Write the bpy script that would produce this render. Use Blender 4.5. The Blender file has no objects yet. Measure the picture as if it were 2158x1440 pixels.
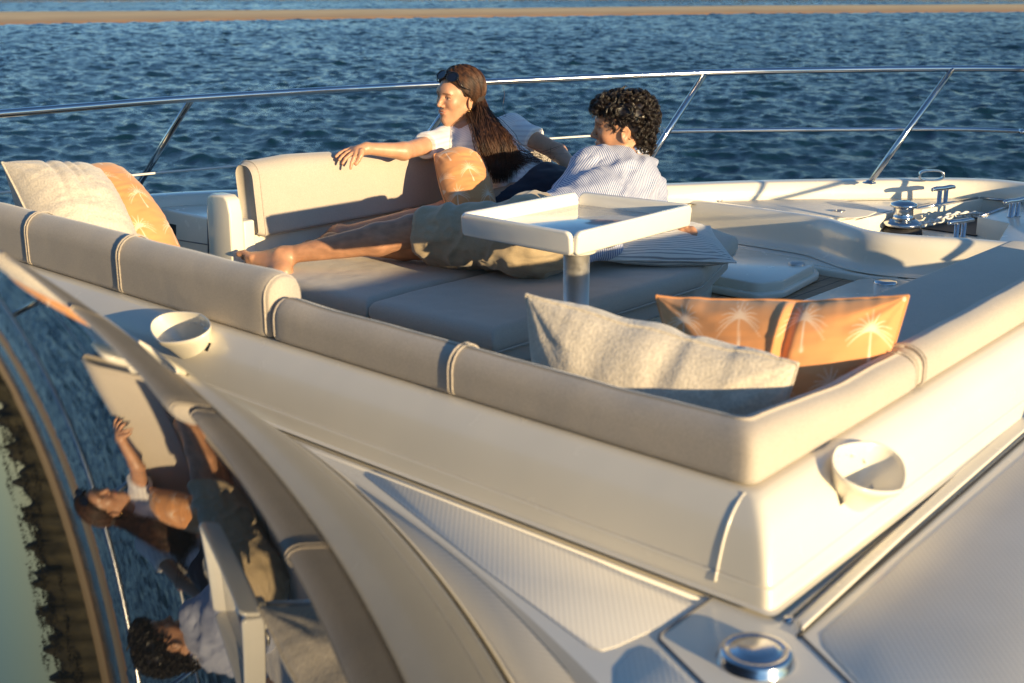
import bpy, bmesh, math, random
import numpy as np
from mathutils import Vector, Matrix, noise as mnoise
random.seed(4); rng = np.random.default_rng(4)
sc = bpy.context.scene
COL = sc.collection
R = math.radians

# ------------------------------------------------------------------ camera
F_PX = 2700.0; TH = math.atan(780/F_PX); ZC = 3.6
cam_d = bpy.data.cameras.new('camera'); cam = bpy.data.objects.new('camera', cam_d); COL.objects.link(cam)
cam.location = (0, 0, ZC); cam.rotation_euler = (math.pi/2 - TH, 0, 0)
cam_d.sensor_width = 36; cam_d.lens = 36*F_PX/2158
cam_d.clip_start = .05; cam_d.clip_end = 6000
cam_d.dof.use_dof = True; cam_d.dof.focus_distance = 5.1; cam_d.dof.aperture_fstop = 4.5
sc.camera = cam

# ------------------------------------------------------------------ light
SUN_AZ = R(139.0)          # where the sun stands, clockwise from +Y
SUN_EL = R(8.4)
w = bpy.data.worlds.new('World'); sc.world = w; w.use_nodes = True
nt = w.node_tree; bg = nt.nodes['Background']
sky = nt.nodes.new('ShaderNodeTexSky'); sky.sky_type = 'NISHITA'; sky.sun_disc = False
sky.sun_elevation = SUN_EL; sky.sun_rotation = SUN_AZ; sky.air_density = 1.0; sky.dust_density = 0.1; sky.ozone_density = 3.5
nt.links.new(sky.outputs[0], bg.inputs[0]); bg.inputs[1].default_value = 0.128
sd = bpy.data.lights.new('sun', 'SUN'); sd.energy = 4.7; sd.angle = R(.55); sd.color = (1, .755, .42)
so = bpy.data.objects.new('sun', sd); COL.objects.link(so)
sdir = Vector((math.sin(SUN_AZ)*math.cos(SUN_EL), math.cos(SUN_AZ)*math.cos(SUN_EL), math.sin(SUN_EL)))
so.rotation_euler = sdir.to_track_quat('Z', 'Y').to_euler()
sc.view_settings.view_transform = 'Standard'; sc.view_settings.look = 'None'
sc.view_settings.exposure = 0.80; sc.view_settings.gamma = 1

# ------------------------------------------------------------------ survey helpers: sight lines met with real planes
CT, ST = math.cos(TH), math.sin(TH)
def ray(px, py):
    v = (720-py)/F_PX
    return np.array([(px-1079)/F_PX, CT+v*ST, -ST+v*CT])
C0 = np.array([0, 0, ZC])
def atz(px, py, z):
    d = ray(px, py); return C0+d*(z-ZC)/d[2]
def aty(px, py, Y):
    d = ray(px, py); return C0+d*Y/d[1]
def onwall(px, py, a, b):
    d = ray(px, py); n = np.array([b[1]-a[1], -(b[0]-a[0])]); return C0+d*(n.dot(np.array(a[:2]))/n.dot(d[:2]))
A = aty
FW = np.array([.6626, .7490, 0.]); PT = np.array([-.7400, .6726, 0.])   # forward, to port
O2 = np.array([.376, 1.862, 0.])
def Yt(f, p, z): return O2+FW*f+PT*p+np.array([0, 0, z])

# ------------------------------------------------------------------ materials
MATS = {}
def nmat(name):
    m = bpy.data.materials.new(name); m.use_nodes = True; MATS[name] = m
    return m, m.node_tree, m.node_tree.nodes['Principled BSDF']
def N(nt, t, **k):
    n = nt.nodes.new(t)
    for a, b in k.items():
        if a.startswith('i_'):
            key = a[2:]; key = int(key) if key.isdigit() else key.replace('_', ' ')
            n.inputs[key].default_value = b
        else: setattr(n, a, b)
    return n
def L(nt, a, b): nt.links.new(a, b)
def coords(nt, scale=(1, 1, 1), rot=0, kind='Object'):
    tc = N(nt, 'ShaderNodeTexCoord'); mp = N(nt, 'ShaderNodeMapping'); mp.inputs['Scale'].default_value = scale
    mp.inputs['Rotation'].default_value = (0, 0, rot)
    L(nt, tc.outputs[kind], mp.inputs[0]); return mp.outputs[0]
def ramp(nt, fac, stops):
    r = N(nt, 'ShaderNodeValToRGB'); e = r.color_ramp.elements
    while len(e) < len(stops): e.new(.5)
    for i, (p, c) in enumerate(stops):
        e[i].position = p; e[i].color = (*c, 1) if len(c) == 3 else c
    L(nt, fac, r.inputs[0]); return r.outputs[0]
def bump(nt, b, h, strength=.3, dist=.001, prev=None):
    bp = N(nt, 'ShaderNodeBump'); bp.inputs['Strength'].default_value = strength; bp.inputs['Distance'].default_value = dist
    L(nt, h, bp.inputs['Height'])
    if prev: L(nt, prev, bp.inputs['Normal'])
    L(nt, bp.outputs[0], b.inputs['Normal']); return bp.outputs[0]

def gelcoat(name, col, rough=.22, coat=.4, nscale=3):
    m, t, b = nmat(name)
    c = coords(t); n = N(t, 'ShaderNodeTexNoise', i_Scale=nscale, i_Detail=5.); L(t, c, n.inputs[0])
    v = ramp(t, n.outputs[0], [(.3, [x*.93 for x in col]), (.7, col)]); L(t, v, b.inputs['Base Color'])
    n2 = N(t, 'ShaderNodeTexNoise', i_Scale=14., i_Detail=6.); L(t, c, n2.inputs[0])
    mr = N(t, 'ShaderNodeMapRange'); mr.inputs['To Min'].default_value = rough*.75; mr.inputs['To Max'].default_value = rough*1.5
    L(t, n2.outputs[0], mr.inputs[0]); L(t, mr.outputs[0], b.inputs['Roughness'])
    b.inputs['Coat Weight'].default_value = coat; b.inputs['Coat Roughness'].default_value = .12
    n3 = N(t, 'ShaderNodeTexNoise', i_Scale=5., i_Detail=2.); L(t, c, n3.inputs[0]); bump(t, b, n3.outputs[0], .25, .004)
    return m
WHITE = gelcoat('white_gelcoat', (.82, .765, .645))
TABLEW = gelcoat('table_white', (.82, .785, .71), .16, .6, 6)

def nonskid(name='nonskid'):
    m, t, b = nmat(name)
    c = coords(t, (1, 1, 1), R(45)); s = N(t, 'ShaderNodeSeparateXYZ'); L(t, c, s.inputs[0])
    def sn(o):
        k = N(t, 'ShaderNodeMath', operation='MULTIPLY', i_1=2*math.pi/.0122); L(t, o, k.inputs[0])
        q = N(t, 'ShaderNodeMath', operation='SINE'); L(t, k.outputs[0], q.inputs[0]); return q.outputs[0]
    mu = N(t, 'ShaderNodeMath', operation='MULTIPLY'); L(t, sn(s.outputs[0]), mu.inputs[0]); L(t, sn(s.outputs[1]), mu.inputs[1])
    mr = N(t, 'ShaderNodeMapRange'); mr.inputs['From Min'].default_value = -.35; mr.inputs['From Max'].default_value = .5; L(t, mu.outputs[0], mr.inputs[0])
    n = N(t, 'ShaderNodeTexNoise', i_Scale=4., i_Detail=5.); L(t, c, n.inputs[0])
    v = ramp(t, mr.outputs[0], [(0, (.78, .73, .63)), (1, (.88, .83, .725))])
    mx = N(t, 'ShaderNodeMix', data_type='RGBA', blend_type='MULTIPLY'); mx.inputs[0].default_value = .35
    L(t, v, mx.inputs[6]); L(t, ramp(t, n.outputs[0], [(.3, (.75, .73, .7)), (.7, (1, 1, 1))]), mx.inputs[7]); L(t, mx.outputs[2], b.inputs['Base Color'])
    b.inputs['Roughness'].default_value = .5; bump(t, b, mr.outputs[0], .22, .0007); return m
NONSKID = nonskid()

def fabric(name, col, scale=500, mott=.12, bs=.4, big=3., dist=.0008, rough=.85):
    m, t, b = nmat(name)
    c = coords(t)
    n = N(t, 'ShaderNodeTexNoise', i_Scale=big, i_Detail=7., i_Roughness=.65); L(t, c, n.inputs[0])
    f = N(t, 'ShaderNodeTexNoise', i_Scale=float(scale), i_Detail=2.); L(t, c, f.inputs[0])
    v = ramp(t, n.outputs[0], [(.3, [x*(1-mott) for x in col]), (.7, [x*(1+mott) for x in col])])
    mx = N(t, 'ShaderNodeMix', data_type='RGBA', blend_type='MULTIPLY'); mx.inputs[0].default_value = .6
    L(t, v, mx.inputs[6]); L(t, ramp(t, f.outputs[0], [(.35, (.72, .72, .72)), (.65, (1.1, 1.1, 1.1))]), mx.inputs[7]); L(t, mx.outputs[2], b.inputs['Base Color'])
    b.inputs['Roughness'].default_value = rough; b.inputs['Sheen Weight'].default_value = .25; b.inputs['Sheen Roughness'].default_value = .5
    p = bump(t, b, f.outputs[0], bs, dist)
    n3 = N(t, 'ShaderNodeTexNoise', i_Scale=9., i_Detail=4.); L(t, c, n3.inputs[0]); bump(t, b, n3.outputs[0], .16, .008, p)
    return m
CUSH = fabric('cushion_fabric', (.49, .43, .36), 420, .05)
PIPE = fabric('piping_fabric', (.50, .44, .37), 300)
BOUCLE = fabric('boucle_fabric', (.64, .57, .47), 170, .08, .7, 22., .0022)
KHAKI = fabric('khaki_cotton', (.43, .335, .215), 500, .12, .3)
NAVY = fabric('navy_cotton', (.012, .016, .032), 300, .3, .4)
TEE = None

def printed(name='palm_print'):
    m, t, b = nmat(name)
    a = N(t, 'ShaderNodeAttribute'); a.attribute_name = 'palm'
    c = coords(t); f = N(t, 'ShaderNodeTexNoise', i_Scale=400.); L(t, c, f.inputs[0])
    n = N(t, 'ShaderNodeTexNoise', i_Scale=8., i_Detail=5.); L(t, c, n.inputs[0])
    v = ramp(t, n.outputs[0], [(.3, (.66, .285, .10)), (.7, (.74, .34, .13))])
    mx = N(t, 'ShaderNodeMix', data_type='RGBA'); L(t, a.outputs['Fac'], mx.inputs[0]); L(t, v, mx.inputs[6]); mx.inputs[7].default_value = (.86, .62, .42, 1)
    L(t, mx.outputs[2], b.inputs['Base Color']); b.inputs['Roughness'].default_value = .8
    b.inputs['Sheen Weight'].default_value = .2
    bump(t, b, f.outputs[0], .3, .0006); return m
PALM = printed()

def striped(name, base, line, period, attr='s', duty=.5, rough=.85):
    m, t, b = nmat(name)
    a = N(t, 'ShaderNodeAttribute'); a.attribute_name = attr
    k = N(t, 'ShaderNodeMath', operation='MULTIPLY', i_1=2*math.pi/period); L(t, a.outputs['Fac'], k.inputs[0])
    q = N(t, 'ShaderNodeMath', operation='SINE'); L(t, k.outputs[0], q.inputs[0])
    mr = N(t, 'ShaderNodeMapRange'); mr.inputs['From Min'].default_value = duty-.35; mr.inputs['From Max'].default_value = duty+.35; L(t, q.outputs[0], mr.inputs[0])
    mx = N(t, 'ShaderNodeMix', data_type='RGBA'); L(t, mr.outputs[0], mx.inputs[0]); mx.inputs[6].default_value = (*base, 1); mx.inputs[7].default_value = (*line, 1)
    L(t, mx.outputs[2], b.inputs['Base Color']); b.inputs['Roughness'].default_value = rough; b.inputs['Sheen Weight'].default_value = .2
    c = coords(t); f = N(t, 'ShaderNodeTexNoise', i_Scale=60., i_Detail=6.); L(t, c, f.inputs[0]); bump(t, b, f.outputs[0], .3, .004)
    return m
SHIRT = striped('striped_linen', (.60, .61, .67), (.12, .17, .36), .0082, duty=.15)
STRIPEP = striped('striped_pillow_fabric', (.72, .68, .62), (.20, .20, .21), .0115, duty=.72)
TEE = striped('white_rib_knit', (.82, .79, .78), (.70, .66, .67), .009, duty=.3)

def metal(name, col=(.72, .72, .73), rough=.08):
    m, t, b = nmat(name); b.inputs['Base Color'].default_value = (*col, 1); b.inputs['Metallic'].default_value = 1
    c = coords(t); n = N(t, 'ShaderNodeTexNoise', i_Scale=40., i_Detail=4.); L(t, c, n.inputs[0])
    mr = N(t, 'ShaderNodeMapRange'); mr.inputs['To Min'].default_value = rough*.6; mr.inputs['To Max'].default_value = rough*1.6; L(t, n.outputs[0], mr.inputs[0]); L(t, mr.outputs[0], b.inputs['Roughness'])
    return m
STEEL = metal('polished_steel', (.60, .60, .61), .13); BRUSH = metal('brushed_aluminium', (.62, .60, .57), .5); GOLD = metal('gold', (.85, .55, .2), .15)
def plain(name, col, rough=.5, **k):
    m, t, b = nmat(name)
    c = coords(t); n = N(t, 'ShaderNodeTexNoise', i_Scale=12., i_Detail=5.); L(t, c, n.inputs[0])
    L(t, ramp(t, n.outputs[0], [(.3, [x*.85 for x in col]), (.7, [x*1.1 for x in col])]), b.inputs['Base Color']); b.inputs['Roughness'].default_value = rough
    for a, v in k.items(): b.inputs[a.replace('_', ' ')].default_value = v
    return m
BLACK = plain('black_rubber', (.02, .02, .022), .6)
DARKP = plain('recess_shade_dark', (.012, .013, .016), .5)  # near-black that stands for the shade inside openings
BLACKGLOSS = plain('black_acetate', (.008, .009, .012), .12)
LENS = plain('dark_lens', (.01, .014, .03), .05)
ROPE = plain('tan_rope', (.45, .28, .11), .8)
CHAINM = plain('galvanised_chain', (.74, .72, .68), .4)

def glassmat():
    m, t, b = nmat('tinted_windscreen_glass')
    b.inputs['Base Color'].default_value = (.006, .007, .008, 1); b.inputs['Roughness'].default_value = .012
    b.inputs['IOR'].default_value = 1.62; b.inputs['Specular Tint'].default_value = (.97, .95, .93, 1)
    return m
GLASS = glassmat()

def skin(name, col, hair=False):
    m, t, b = nmat(name)
    a = N(t, 'ShaderNodeAttribute'); a.attribute_name = 'tint'
    c = coords(t); n = N(t, 'ShaderNodeTexNoise', i_Scale=30., i_Detail=6.); L(t, c, n.inputs[0])
    v = ramp(t, n.outputs[0], [(.3, [x*.86 for x in col]), (.7, [min(1, x*1.1) for x in col])])
    mx = N(t, 'ShaderNodeMix', data_type='RGBA', blend_type='MULTIPLY'); mx.inputs[0].default_value = 1
    L(t, v, mx.inputs[6]); L(t, a.outputs['Color'], mx.inputs[7]); L(t, mx.outputs[2], b.inputs['Base Color'])
    b.inputs['Roughness'].default_value = .42; b.inputs['Subsurface Weight'].default_value = .12
    b.inputs['Subsurface Radius'].default_value = (.02, .008, .004); b.inputs['Subsurface Scale'].default_value = .6
    n2 = N(t, 'ShaderNodeTexNoise', i_Scale=350., i_Detail=2.); L(t, c, n2.inputs[0]); bump(t, b, n2.outputs[0], .25, .0006)
    return m
SKIN_W = skin('skin_fair', (.56, .30, .18)); SKIN_M = skin('skin_tan', (.50, .26, .15))
def hairmat(name, c0, c1, rough=.33):
    m, t, b = nmat(name)
    c = coords(t, (60, 60, 6)); n = N(t, 'ShaderNodeTexNoise', i_Scale=1., i_Detail=4.); L(t, c, n.inputs[0])
    L(t, ramp(t, n.outputs[0], [(.35, c0), (.65, c1)]), b.inputs['Base Color']); b.inputs['Roughness'].default_value = rough
    b.inputs['Anisotropic'].default_value = .5; return m
HAIR_W = hairmat('brown_hair', (.026, .012, .007), (.11, .050, .024), .48); HAIR_M = hairmat('black_hair', (.006, .004, .003), (.025, .016, .011))

HAIR_D = hairmat('brown_hair_shell', (.012, .006, .004), (.03, .014, .008), .7)  # darker brown for the scalp shell under the strands
def teak():
    m, t, b = nmat('teak_planks')
    c = coords(t, (1, 1, 1), R(-48.5)); 
    s = N(t, 'ShaderNodeSeparateXYZ'); L(t, c, s.inputs[0])
    k = N(t, 'ShaderNodeMath', operation='MULTIPLY', i_1=1/.062); L(t, s.outputs[1], k.inputs[0])
    fr = N(t, 'ShaderNodeMath', operation='FRACT'); L(t, k.outputs[0], fr.inputs[0])
    line = ramp(t, fr.outputs[0], [(.0, (1, 1, 1)), (.075, (1, 1, 1)), (.09, (0, 0, 0)), (1, (0, 0, 0))])
    tc = coords(t, (3, 60, 3), R(-48.5)); n = N(t, 'ShaderNodeTexNoise', i_Scale=1.5, i_Detail=6.); L(t, tc, n.inputs[0])
    v = ramp(t, n.outputs[0], [(.3, (.25, .16, .095)), (.7, (.43, .29, .18))])
    mx = N(t, 'ShaderNodeMix', data_type='RGBA'); L(t, line, mx.inputs[0]); L(t, v, mx.inputs[6]); mx.inputs[7].default_value = (.012, .011, .01, 1)
    L(t, mx.outputs[2], b.inputs['Base Color']); b.inputs['Roughness'].default_value = .6
    bump(t, b, n.outputs[0], .3, .001); return m
TEAK = teak()

def water():
    m, t, b = nmat('sea_water')
    b.inputs['Base Color'].default_value = (.005, .026, .044, 1); b.inputs['Roughness'].default_value = .12; b.inputs['IOR'].default_value = 1.26
    c = coords(t); n = N(t, 'ShaderNodeTexNoise', i_Scale=9., i_Detail=6., i_Roughness=.6); L(t, c, n.inputs[0])
    n2 = N(t, 'ShaderNodeTexNoise', i_Scale=1.1, i_Detail=4.); L(t, c, n2.inputs[0])
    p = bump(t, b, n.outputs[0], .8, .035); bump(t, b, n2.outputs[0], .6, .10, p)
    ng = N(t, 'ShaderNodeTexNoise', i_Scale=.05, i_Detail=4.); L(t, c, ng.inputs[0]); mg = N(t, 'ShaderNodeMapRange'); mg.inputs['From Min'].default_value = .35; mg.inputs['From Max'].default_value = .65; mg.inputs['To Min'].default_value = .06; mg.inputs['To Max'].default_value = .2; L(t, ng.outputs[0], mg.inputs[0]); L(t, mg.outputs[0], b.inputs['Roughness'])
    return m
WATER = water()
def sandm():
    m, t, b = nmat('sand')
    c = coords(t, (.15, 1, 1)); n = N(t, 'ShaderNodeTexNoise', i_Scale=1.2, i_Detail=8.); L(t, c, n.inputs[0])
    g = N(t, 'ShaderNodeNewGeometry'); s = N(t, 'ShaderNodeSeparateXYZ'); L(t, g.outputs['Position'], s.inputs[0])
    wet = N(t, 'ShaderNodeMapRange'); wet.inputs['From Min'].default_value = .03; wet.inputs['From Max'].default_value = .3; L(t, s.outputs[2], wet.inputs[0])
    mx = N(t, 'ShaderNodeMix', data_type='RGBA'); L(t, wet.outputs[0], mx.inputs[0]); mx.inputs[6].default_value = (.36, .20, .10, 1)
    L(t, ramp(t, n.outputs[0], [(.3, (.70, .47, .22)), (.7, (.82, .57, .28))]), mx.inputs[7]); L(t, mx.outputs[2], b.inputs['Base Color'])
    b.inputs['Roughness'].default_value = .9; return m
SAND = sandm()
def leafm():
    m, t, b = nmat('woodland_leaves')
    c = coords(t); n = N(t, 'ShaderNodeTexNoise', i_Scale=.4, i_Detail=6.); L(t, c, n.inputs[0])
    L(t, ramp(t, n.outputs[0], [(.3, (.014, .013, .006)), (.7, (.05, .042, .018))]), b.inputs['Base Color']); b.inputs['Roughness'].default_value = .8; return m
LEAF = leafm()

# ------------------------------------------------------------------ mesh helpers
def link(name, me, mat, parent=None, smooth=True):
    o = bpy.data.objects.new(name, me); COL.objects.link(o)
    if mat: me.materials.append(mat)
    if smooth: me.polygons.foreach_set('use_smooth', [True]*len(me.polygons))
    if parent: o.parent = parent
    return o
def fast(name, V, Q, mat, parent=None, smooth=True):
    """V (n,3), Q (m,k) faces of equal size"""
    V = np.asarray(V, np.float32); Q = np.asarray(Q, np.int32)
    me = bpy.data.meshes.new(name); k = Q.shape[1]
    me.vertices.add(len(V)); me.vertices.foreach_set('co', V.ravel())
    me.loops.add(Q.size); me.loops.foreach_set('vertex_index', Q.ravel())
    me.polygons.add(len(Q)); me.polygons.foreach_set('loop_start', np.arange(0, Q.size, k, dtype=np.int32))
    me.update(calc_edges=True); me.validate()
    return link(name, me, mat, parent, smooth)
def pyd(name, V, Fs, mat, parent=None, smooth=False):
    me = bpy.data.meshes.new(name); me.from_pydata([tuple(map(float, v)) for v in V], [], [tuple(f) for f in Fs]); me.update()
    return link(name, me, mat, parent, smooth)
def bmobj(name, bm, mat, parent=None, smooth=True):
    bmesh.ops.recalc_face_normals(bm, faces=bm.faces)
    me = bpy.data.meshes.new(name); bm.to_mesh(me); bm.free(); return link(name, me, mat, parent, smooth)
def bevel(o, wdt, seg=3, angle=30, subd=0):
    m = o.modifiers.new('bevel', 'BEVEL'); m.width = wdt; m.segments = seg; m.limit_method = 'ANGLE'; m.angle_limit = R(angle)
    if subd:
        s = o.modifiers.new('wn', 'WEIGHTED_NORMAL')
    return o
def attr(o, name, vals):
    vals = np.asarray(vals, np.float32)
    if vals.ndim == 1:
        a = o.data.attributes.new(name, 'FLOAT', 'POINT'); a.data.foreach_set('value', vals)
    else:
        a = o.data.attributes.new(name, 'FLOAT_COLOR', 'POINT')
        if vals.shape[1] == 3: vals = np.hstack([vals, np.ones((len(vals), 1), np.float32)])
        a.data.foreach_set('color', vals.ravel())
def tag(o, label=None, cat=None, group=None, kind=None):
    if label: o['label'] = label
    if cat: o['category'] = cat
    if group: o['group'] = group
    if kind: o['kind'] = kind
    return o
def empty(name, loc, label, cat, group=None):
    o = bpy.data.objects.new(name, None); COL.objects.link(o); o.location = tuple(map(float, loc)); o.empty_display_size = .05
    tag(o, label, cat, group); bpy.context.view_layer.update(); return o
def under(o, p):
    """parent o (built in world coordinates) to p, kept in place"""
    o.parent = p; o.matrix_parent_inverse = Matrix.Translation(-Vector(p.location)); return o

def prism(name, poly, z0, z1, mat, parent=None, bev=0, seg=3, smooth=True):
    """poly: list of xy; z0/z1 scalars or per-vertex"""
    n = len(poly); a = sum(poly[i][0]*poly[(i+1) % n][1]-poly[(i+1) % n][0]*poly[i][1] for i in range(n))
    if a < 0: poly = poly[::-1]
    V = [(p[0], p[1], z0) for p in poly]+[(p[0], p[1], z1) for p in poly]
    Fs = [tuple(range(n))[::-1], tuple(range(n, 2*n))]+[(i, (i+1) % n, n+(i+1) % n, n+i) for i in range(n)]
    o = pyd(name, V, Fs, mat, None, smooth)
    if bev: bevel(o, bev, seg, 25)
    elif smooth:
        o.data.polygons.foreach_set('use_smooth', [False]*len(o.data.polygons))
    if parent: under(o, parent)
    return o
def sheet(name, poly, z, mat, parent=None):
    n = len(poly); a = sum(poly[i][0]*poly[(i+1) % n][1]-poly[(i+1) % n][0]*poly[i][1] for i in range(n))
    if a < 0: poly = poly[::-1]
    o = pyd(name, [(p[0], p[1], z) for p in poly], [tuple(range(n))], mat)
    if parent: under(o, parent)
    return o
def smooth_path(P, n=8, closed=False):
    """Catmull-Rom through points"""
    P = [np.asarray(p, float) for p in P]; out = []
    m = len(P); rngi = range(m) if closed else range(m-1)
    for i in rngi:
        if closed: p0, p1, p2, p3 = P[i-1], P[i], P[(i+1) % m], P[(i+2) % m]
        else: p0, p1, p2, p3 = P[max(i-1, 0)], P[i], P[i+1], P[min(i+2, m-1)]
        for k in range(n):
            t = k/n; out.append(.5*((2*p1)+(-p0+p2)*t+(2*p0-5*p1+4*p2-p3)*t*t+(-p0+3*p1-3*p2+p3)*t**3))
    if not closed: out.append(P[-1])
    return out
def tubes(paths, sides=10):
    """paths: list of (points, radii) -> V,Q ; open ended tubes with collapsed tips"""
    Vs, Qs, base = [], [], 0
    ang = np.arange(sides)*2*math.pi/sides
    for P, r in paths:
        P = np.asarray(P, float); m = len(P); r = np.broadcast_to(np.asarray(r, float), (m,)) if np.ndim(r) < 1 or len(r) != m else np.asarray(r, float)
        T = np.gradient(P, axis=0); T /= np.linalg.norm(T, axis=1)[:, None]+1e-12
        ref = np.array([0, 0, 1.]) if abs(T[0][2]) < .9 else np.array([1., 0, 0])
        u = np.cross(T[0], ref); u /= np.linalg.norm(u); U = []
        for i in range(m):
            u = u-T[i]*u.dot(T[i]); u /= np.linalg.norm(u)+1e-12; U.append(u)
        U = np.array(U); W = np.cross(T, U)
        ring = P[:, None]+(U[:, None]*np.cos(ang)[None, :, None]+W[:, None]*np.sin(ang)[None, :, None])*r[:, None, None]
        V = ring.reshape(-1, 3); i = np.arange(m-1)[:, None]*sides; j = np.arange(sides)[None]; j2 = (j+1) % sides
        Q = np.stack([i+j, i+j2, i+sides+j2, i+sides+j], -1).reshape(-1, 4)
        capA = len(V); V = np.vstack([V, P[0], P[-1]])
        ca = np.stack([j[0], j[0], j2[0], np.full(sides, capA)], -1)
        Vs.append(V); Qs.append(Q+base)
        tri = [(capA, int(j2[0][k]), int(k), capA) for k in range(sides)]
        tri = np.array([[capA, (k+2) % sides, (k+1) % sides, k] for k in range(0, sides, 2)] + [[capA+1, (m-1)*sides+k, (m-1)*sides+(k+1) % sides, (m-1)*sides+(k+2) % sides] for k in range(0, sides, 2)])
        Qs.append(tri+base); base += len(V)
    return np.vstack(Vs), np.vstack(Qs)
def tubeobj(name, paths, mat, parent=None, sides=12):
    V, Q = tubes(paths, sides); o = fast(name, V, Q, mat)
    if parent: under(o, parent)
    return o
def lathe(name, prof, loc, mat, parent=None, n=48, axis=None):
    prof = np.array(prof, float); a = np.arange(n)*2*math.pi/n
    V = np.stack([prof[:, 0][:, None]*np.cos(a), prof[:, 0][:, None]*np.sin(a), np.repeat(prof[:, 1][:, None], n, 1)], -1).reshape(-1, 3)
    m = len(prof); i = np.arange(m-1)[:, None]*n; j = np.arange(n)[None]; j2 = (j+1) % n
    Q = np.stack([i+j, i+j2, i+n+j2, i+n+j], -1).reshape(-1, 4)
    if axis is not None: V = V@np.array(Vector(axis).to_track_quat('Z', 'Y').to_matrix()).T
    o = fast(name, V+np.asarray(loc), Q, mat)
    if parent: under(o, parent)
    return o
def sweep(name, path, prof, mat, parent=None, closed_prof=False, inset=None, corner=None, cornerpt=None):
    """sweep a (offset, z) profile along a plan polyline; offset is measured to the left of the path; mitred"""
    P = np.array([p[:2] for p in path], float); m = len(P)
    zs = np.array([p[2] if len(p) > 2 else 0 for p in path], float)
    T = np.zeros_like(P)
    seg = P[1:]-P[:-1]; seg /= np.linalg.norm(seg, axis=1)[:, None]
    nrm = np.stack([-seg[:, 1], seg[:, 0]], 1)
    Nn = np.zeros_like(P); Nn[0] = nrm[0]; Nn[-1] = nrm[-1]
    for i in range(1, m-1):
        b = nrm[i-1]+nrm[i]; b /= np.linalg.norm(b); Nn[i] = b/max(.3, b.dot(nrm[i]))
    if corner is not None:
        a, b = corner[0], corner[1]; q = nrm[a-1]+nrm[b]; q /= np.linalg.norm(q); q = q/q.dot(nrm[a-1])
        for i in range(a, b+1): Nn[i] = q
    if cornerpt is not None:
        for i in range(m):
            dd = np.linalg.norm(P[i]-cornerpt[0]); ww = min(1, max(0, (.26-dd)/.16)); ww = ww*ww*(3-2*ww); own = cornerpt[3] if (P[i]-cornerpt[0])@cornerpt[5] > 0 else cornerpt[4]
            if dd < .27: Nn[i] = own+(cornerpt[2]-own)*ww
    prof = np.array(prof, float); k = len(prof)
    V = np.zeros((m, k, 3)); sc_ = np.ones(m) if inset is None else np.asarray(inset, float)
    c = prof.mean(0) if closed_prof else np.zeros(2)
    for i in range(m):
        pr = c+(prof-c)*sc_[i] if inset is not None else prof
        V[i, :, :2] = P[i]+Nn[i]*pr[:, :1]; V[i, :, 2] = pr[:, 1]+zs[i]
    V = V.reshape(-1, 3); kk = k if closed_prof else k-1
    i = np.arange(m-1)[:, None]*k; j = np.arange(kk)[None]; j2 = (j+1) % k
    Q = np.stack([i+j, i+j2, i+k+j2, i+k+j], -1).reshape(-1, 4)
    if closed_prof:
        me = bpy.data.meshes.new(name)
        me.from_pydata(V.tolist(), [], Q.tolist()+[list(range(k)), list(range((m-1)*k, m*k))]); bm = bmesh.new(); bm.from_mesh(me); bmesh.ops.recalc_face_normals(bm, faces=bm.faces); bm.to_mesh(me); bm.free()
        o = link(name, me, mat)
    else: o = fast(name, V, Q, mat)
    if parent: under(o, parent)
    return o
def fbm(V, s, oct=3):
    """cheap vectorised value noise in [-1,1]"""
    V = np.asarray(V, float)*s; out = np.zeros(len(V)); a = 1; tot = 0
    for o in range(oct):
        i = np.floor(V).astype(np.int64); f = V-i; f = f*f*(3-2*f); acc = 0
        for dx in (0, 1):
            for dy in (0, 1):
                for dz in (0, 1):
                    h = (i[:, 0]+dx)*374761393+(i[:, 1]+dy)*668265263+(i[:, 2]+dz)*2147483647+o*97
                    h = (h ^ (h >> 13))*1274126177; h = (h ^ (h >> 16)) & 0xffff
                    wgt = (f[:, 0] if dx else 1-f[:, 0])*(f[:, 1] if dy else 1-f[:, 1])*(f[:, 2] if dz else 1-f[:, 2])
                    acc = acc+wgt*(h/32767.5-1)
        out += a*acc; tot += a; a *= .5; V = V*2.03+5.7
    return out/tot

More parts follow.
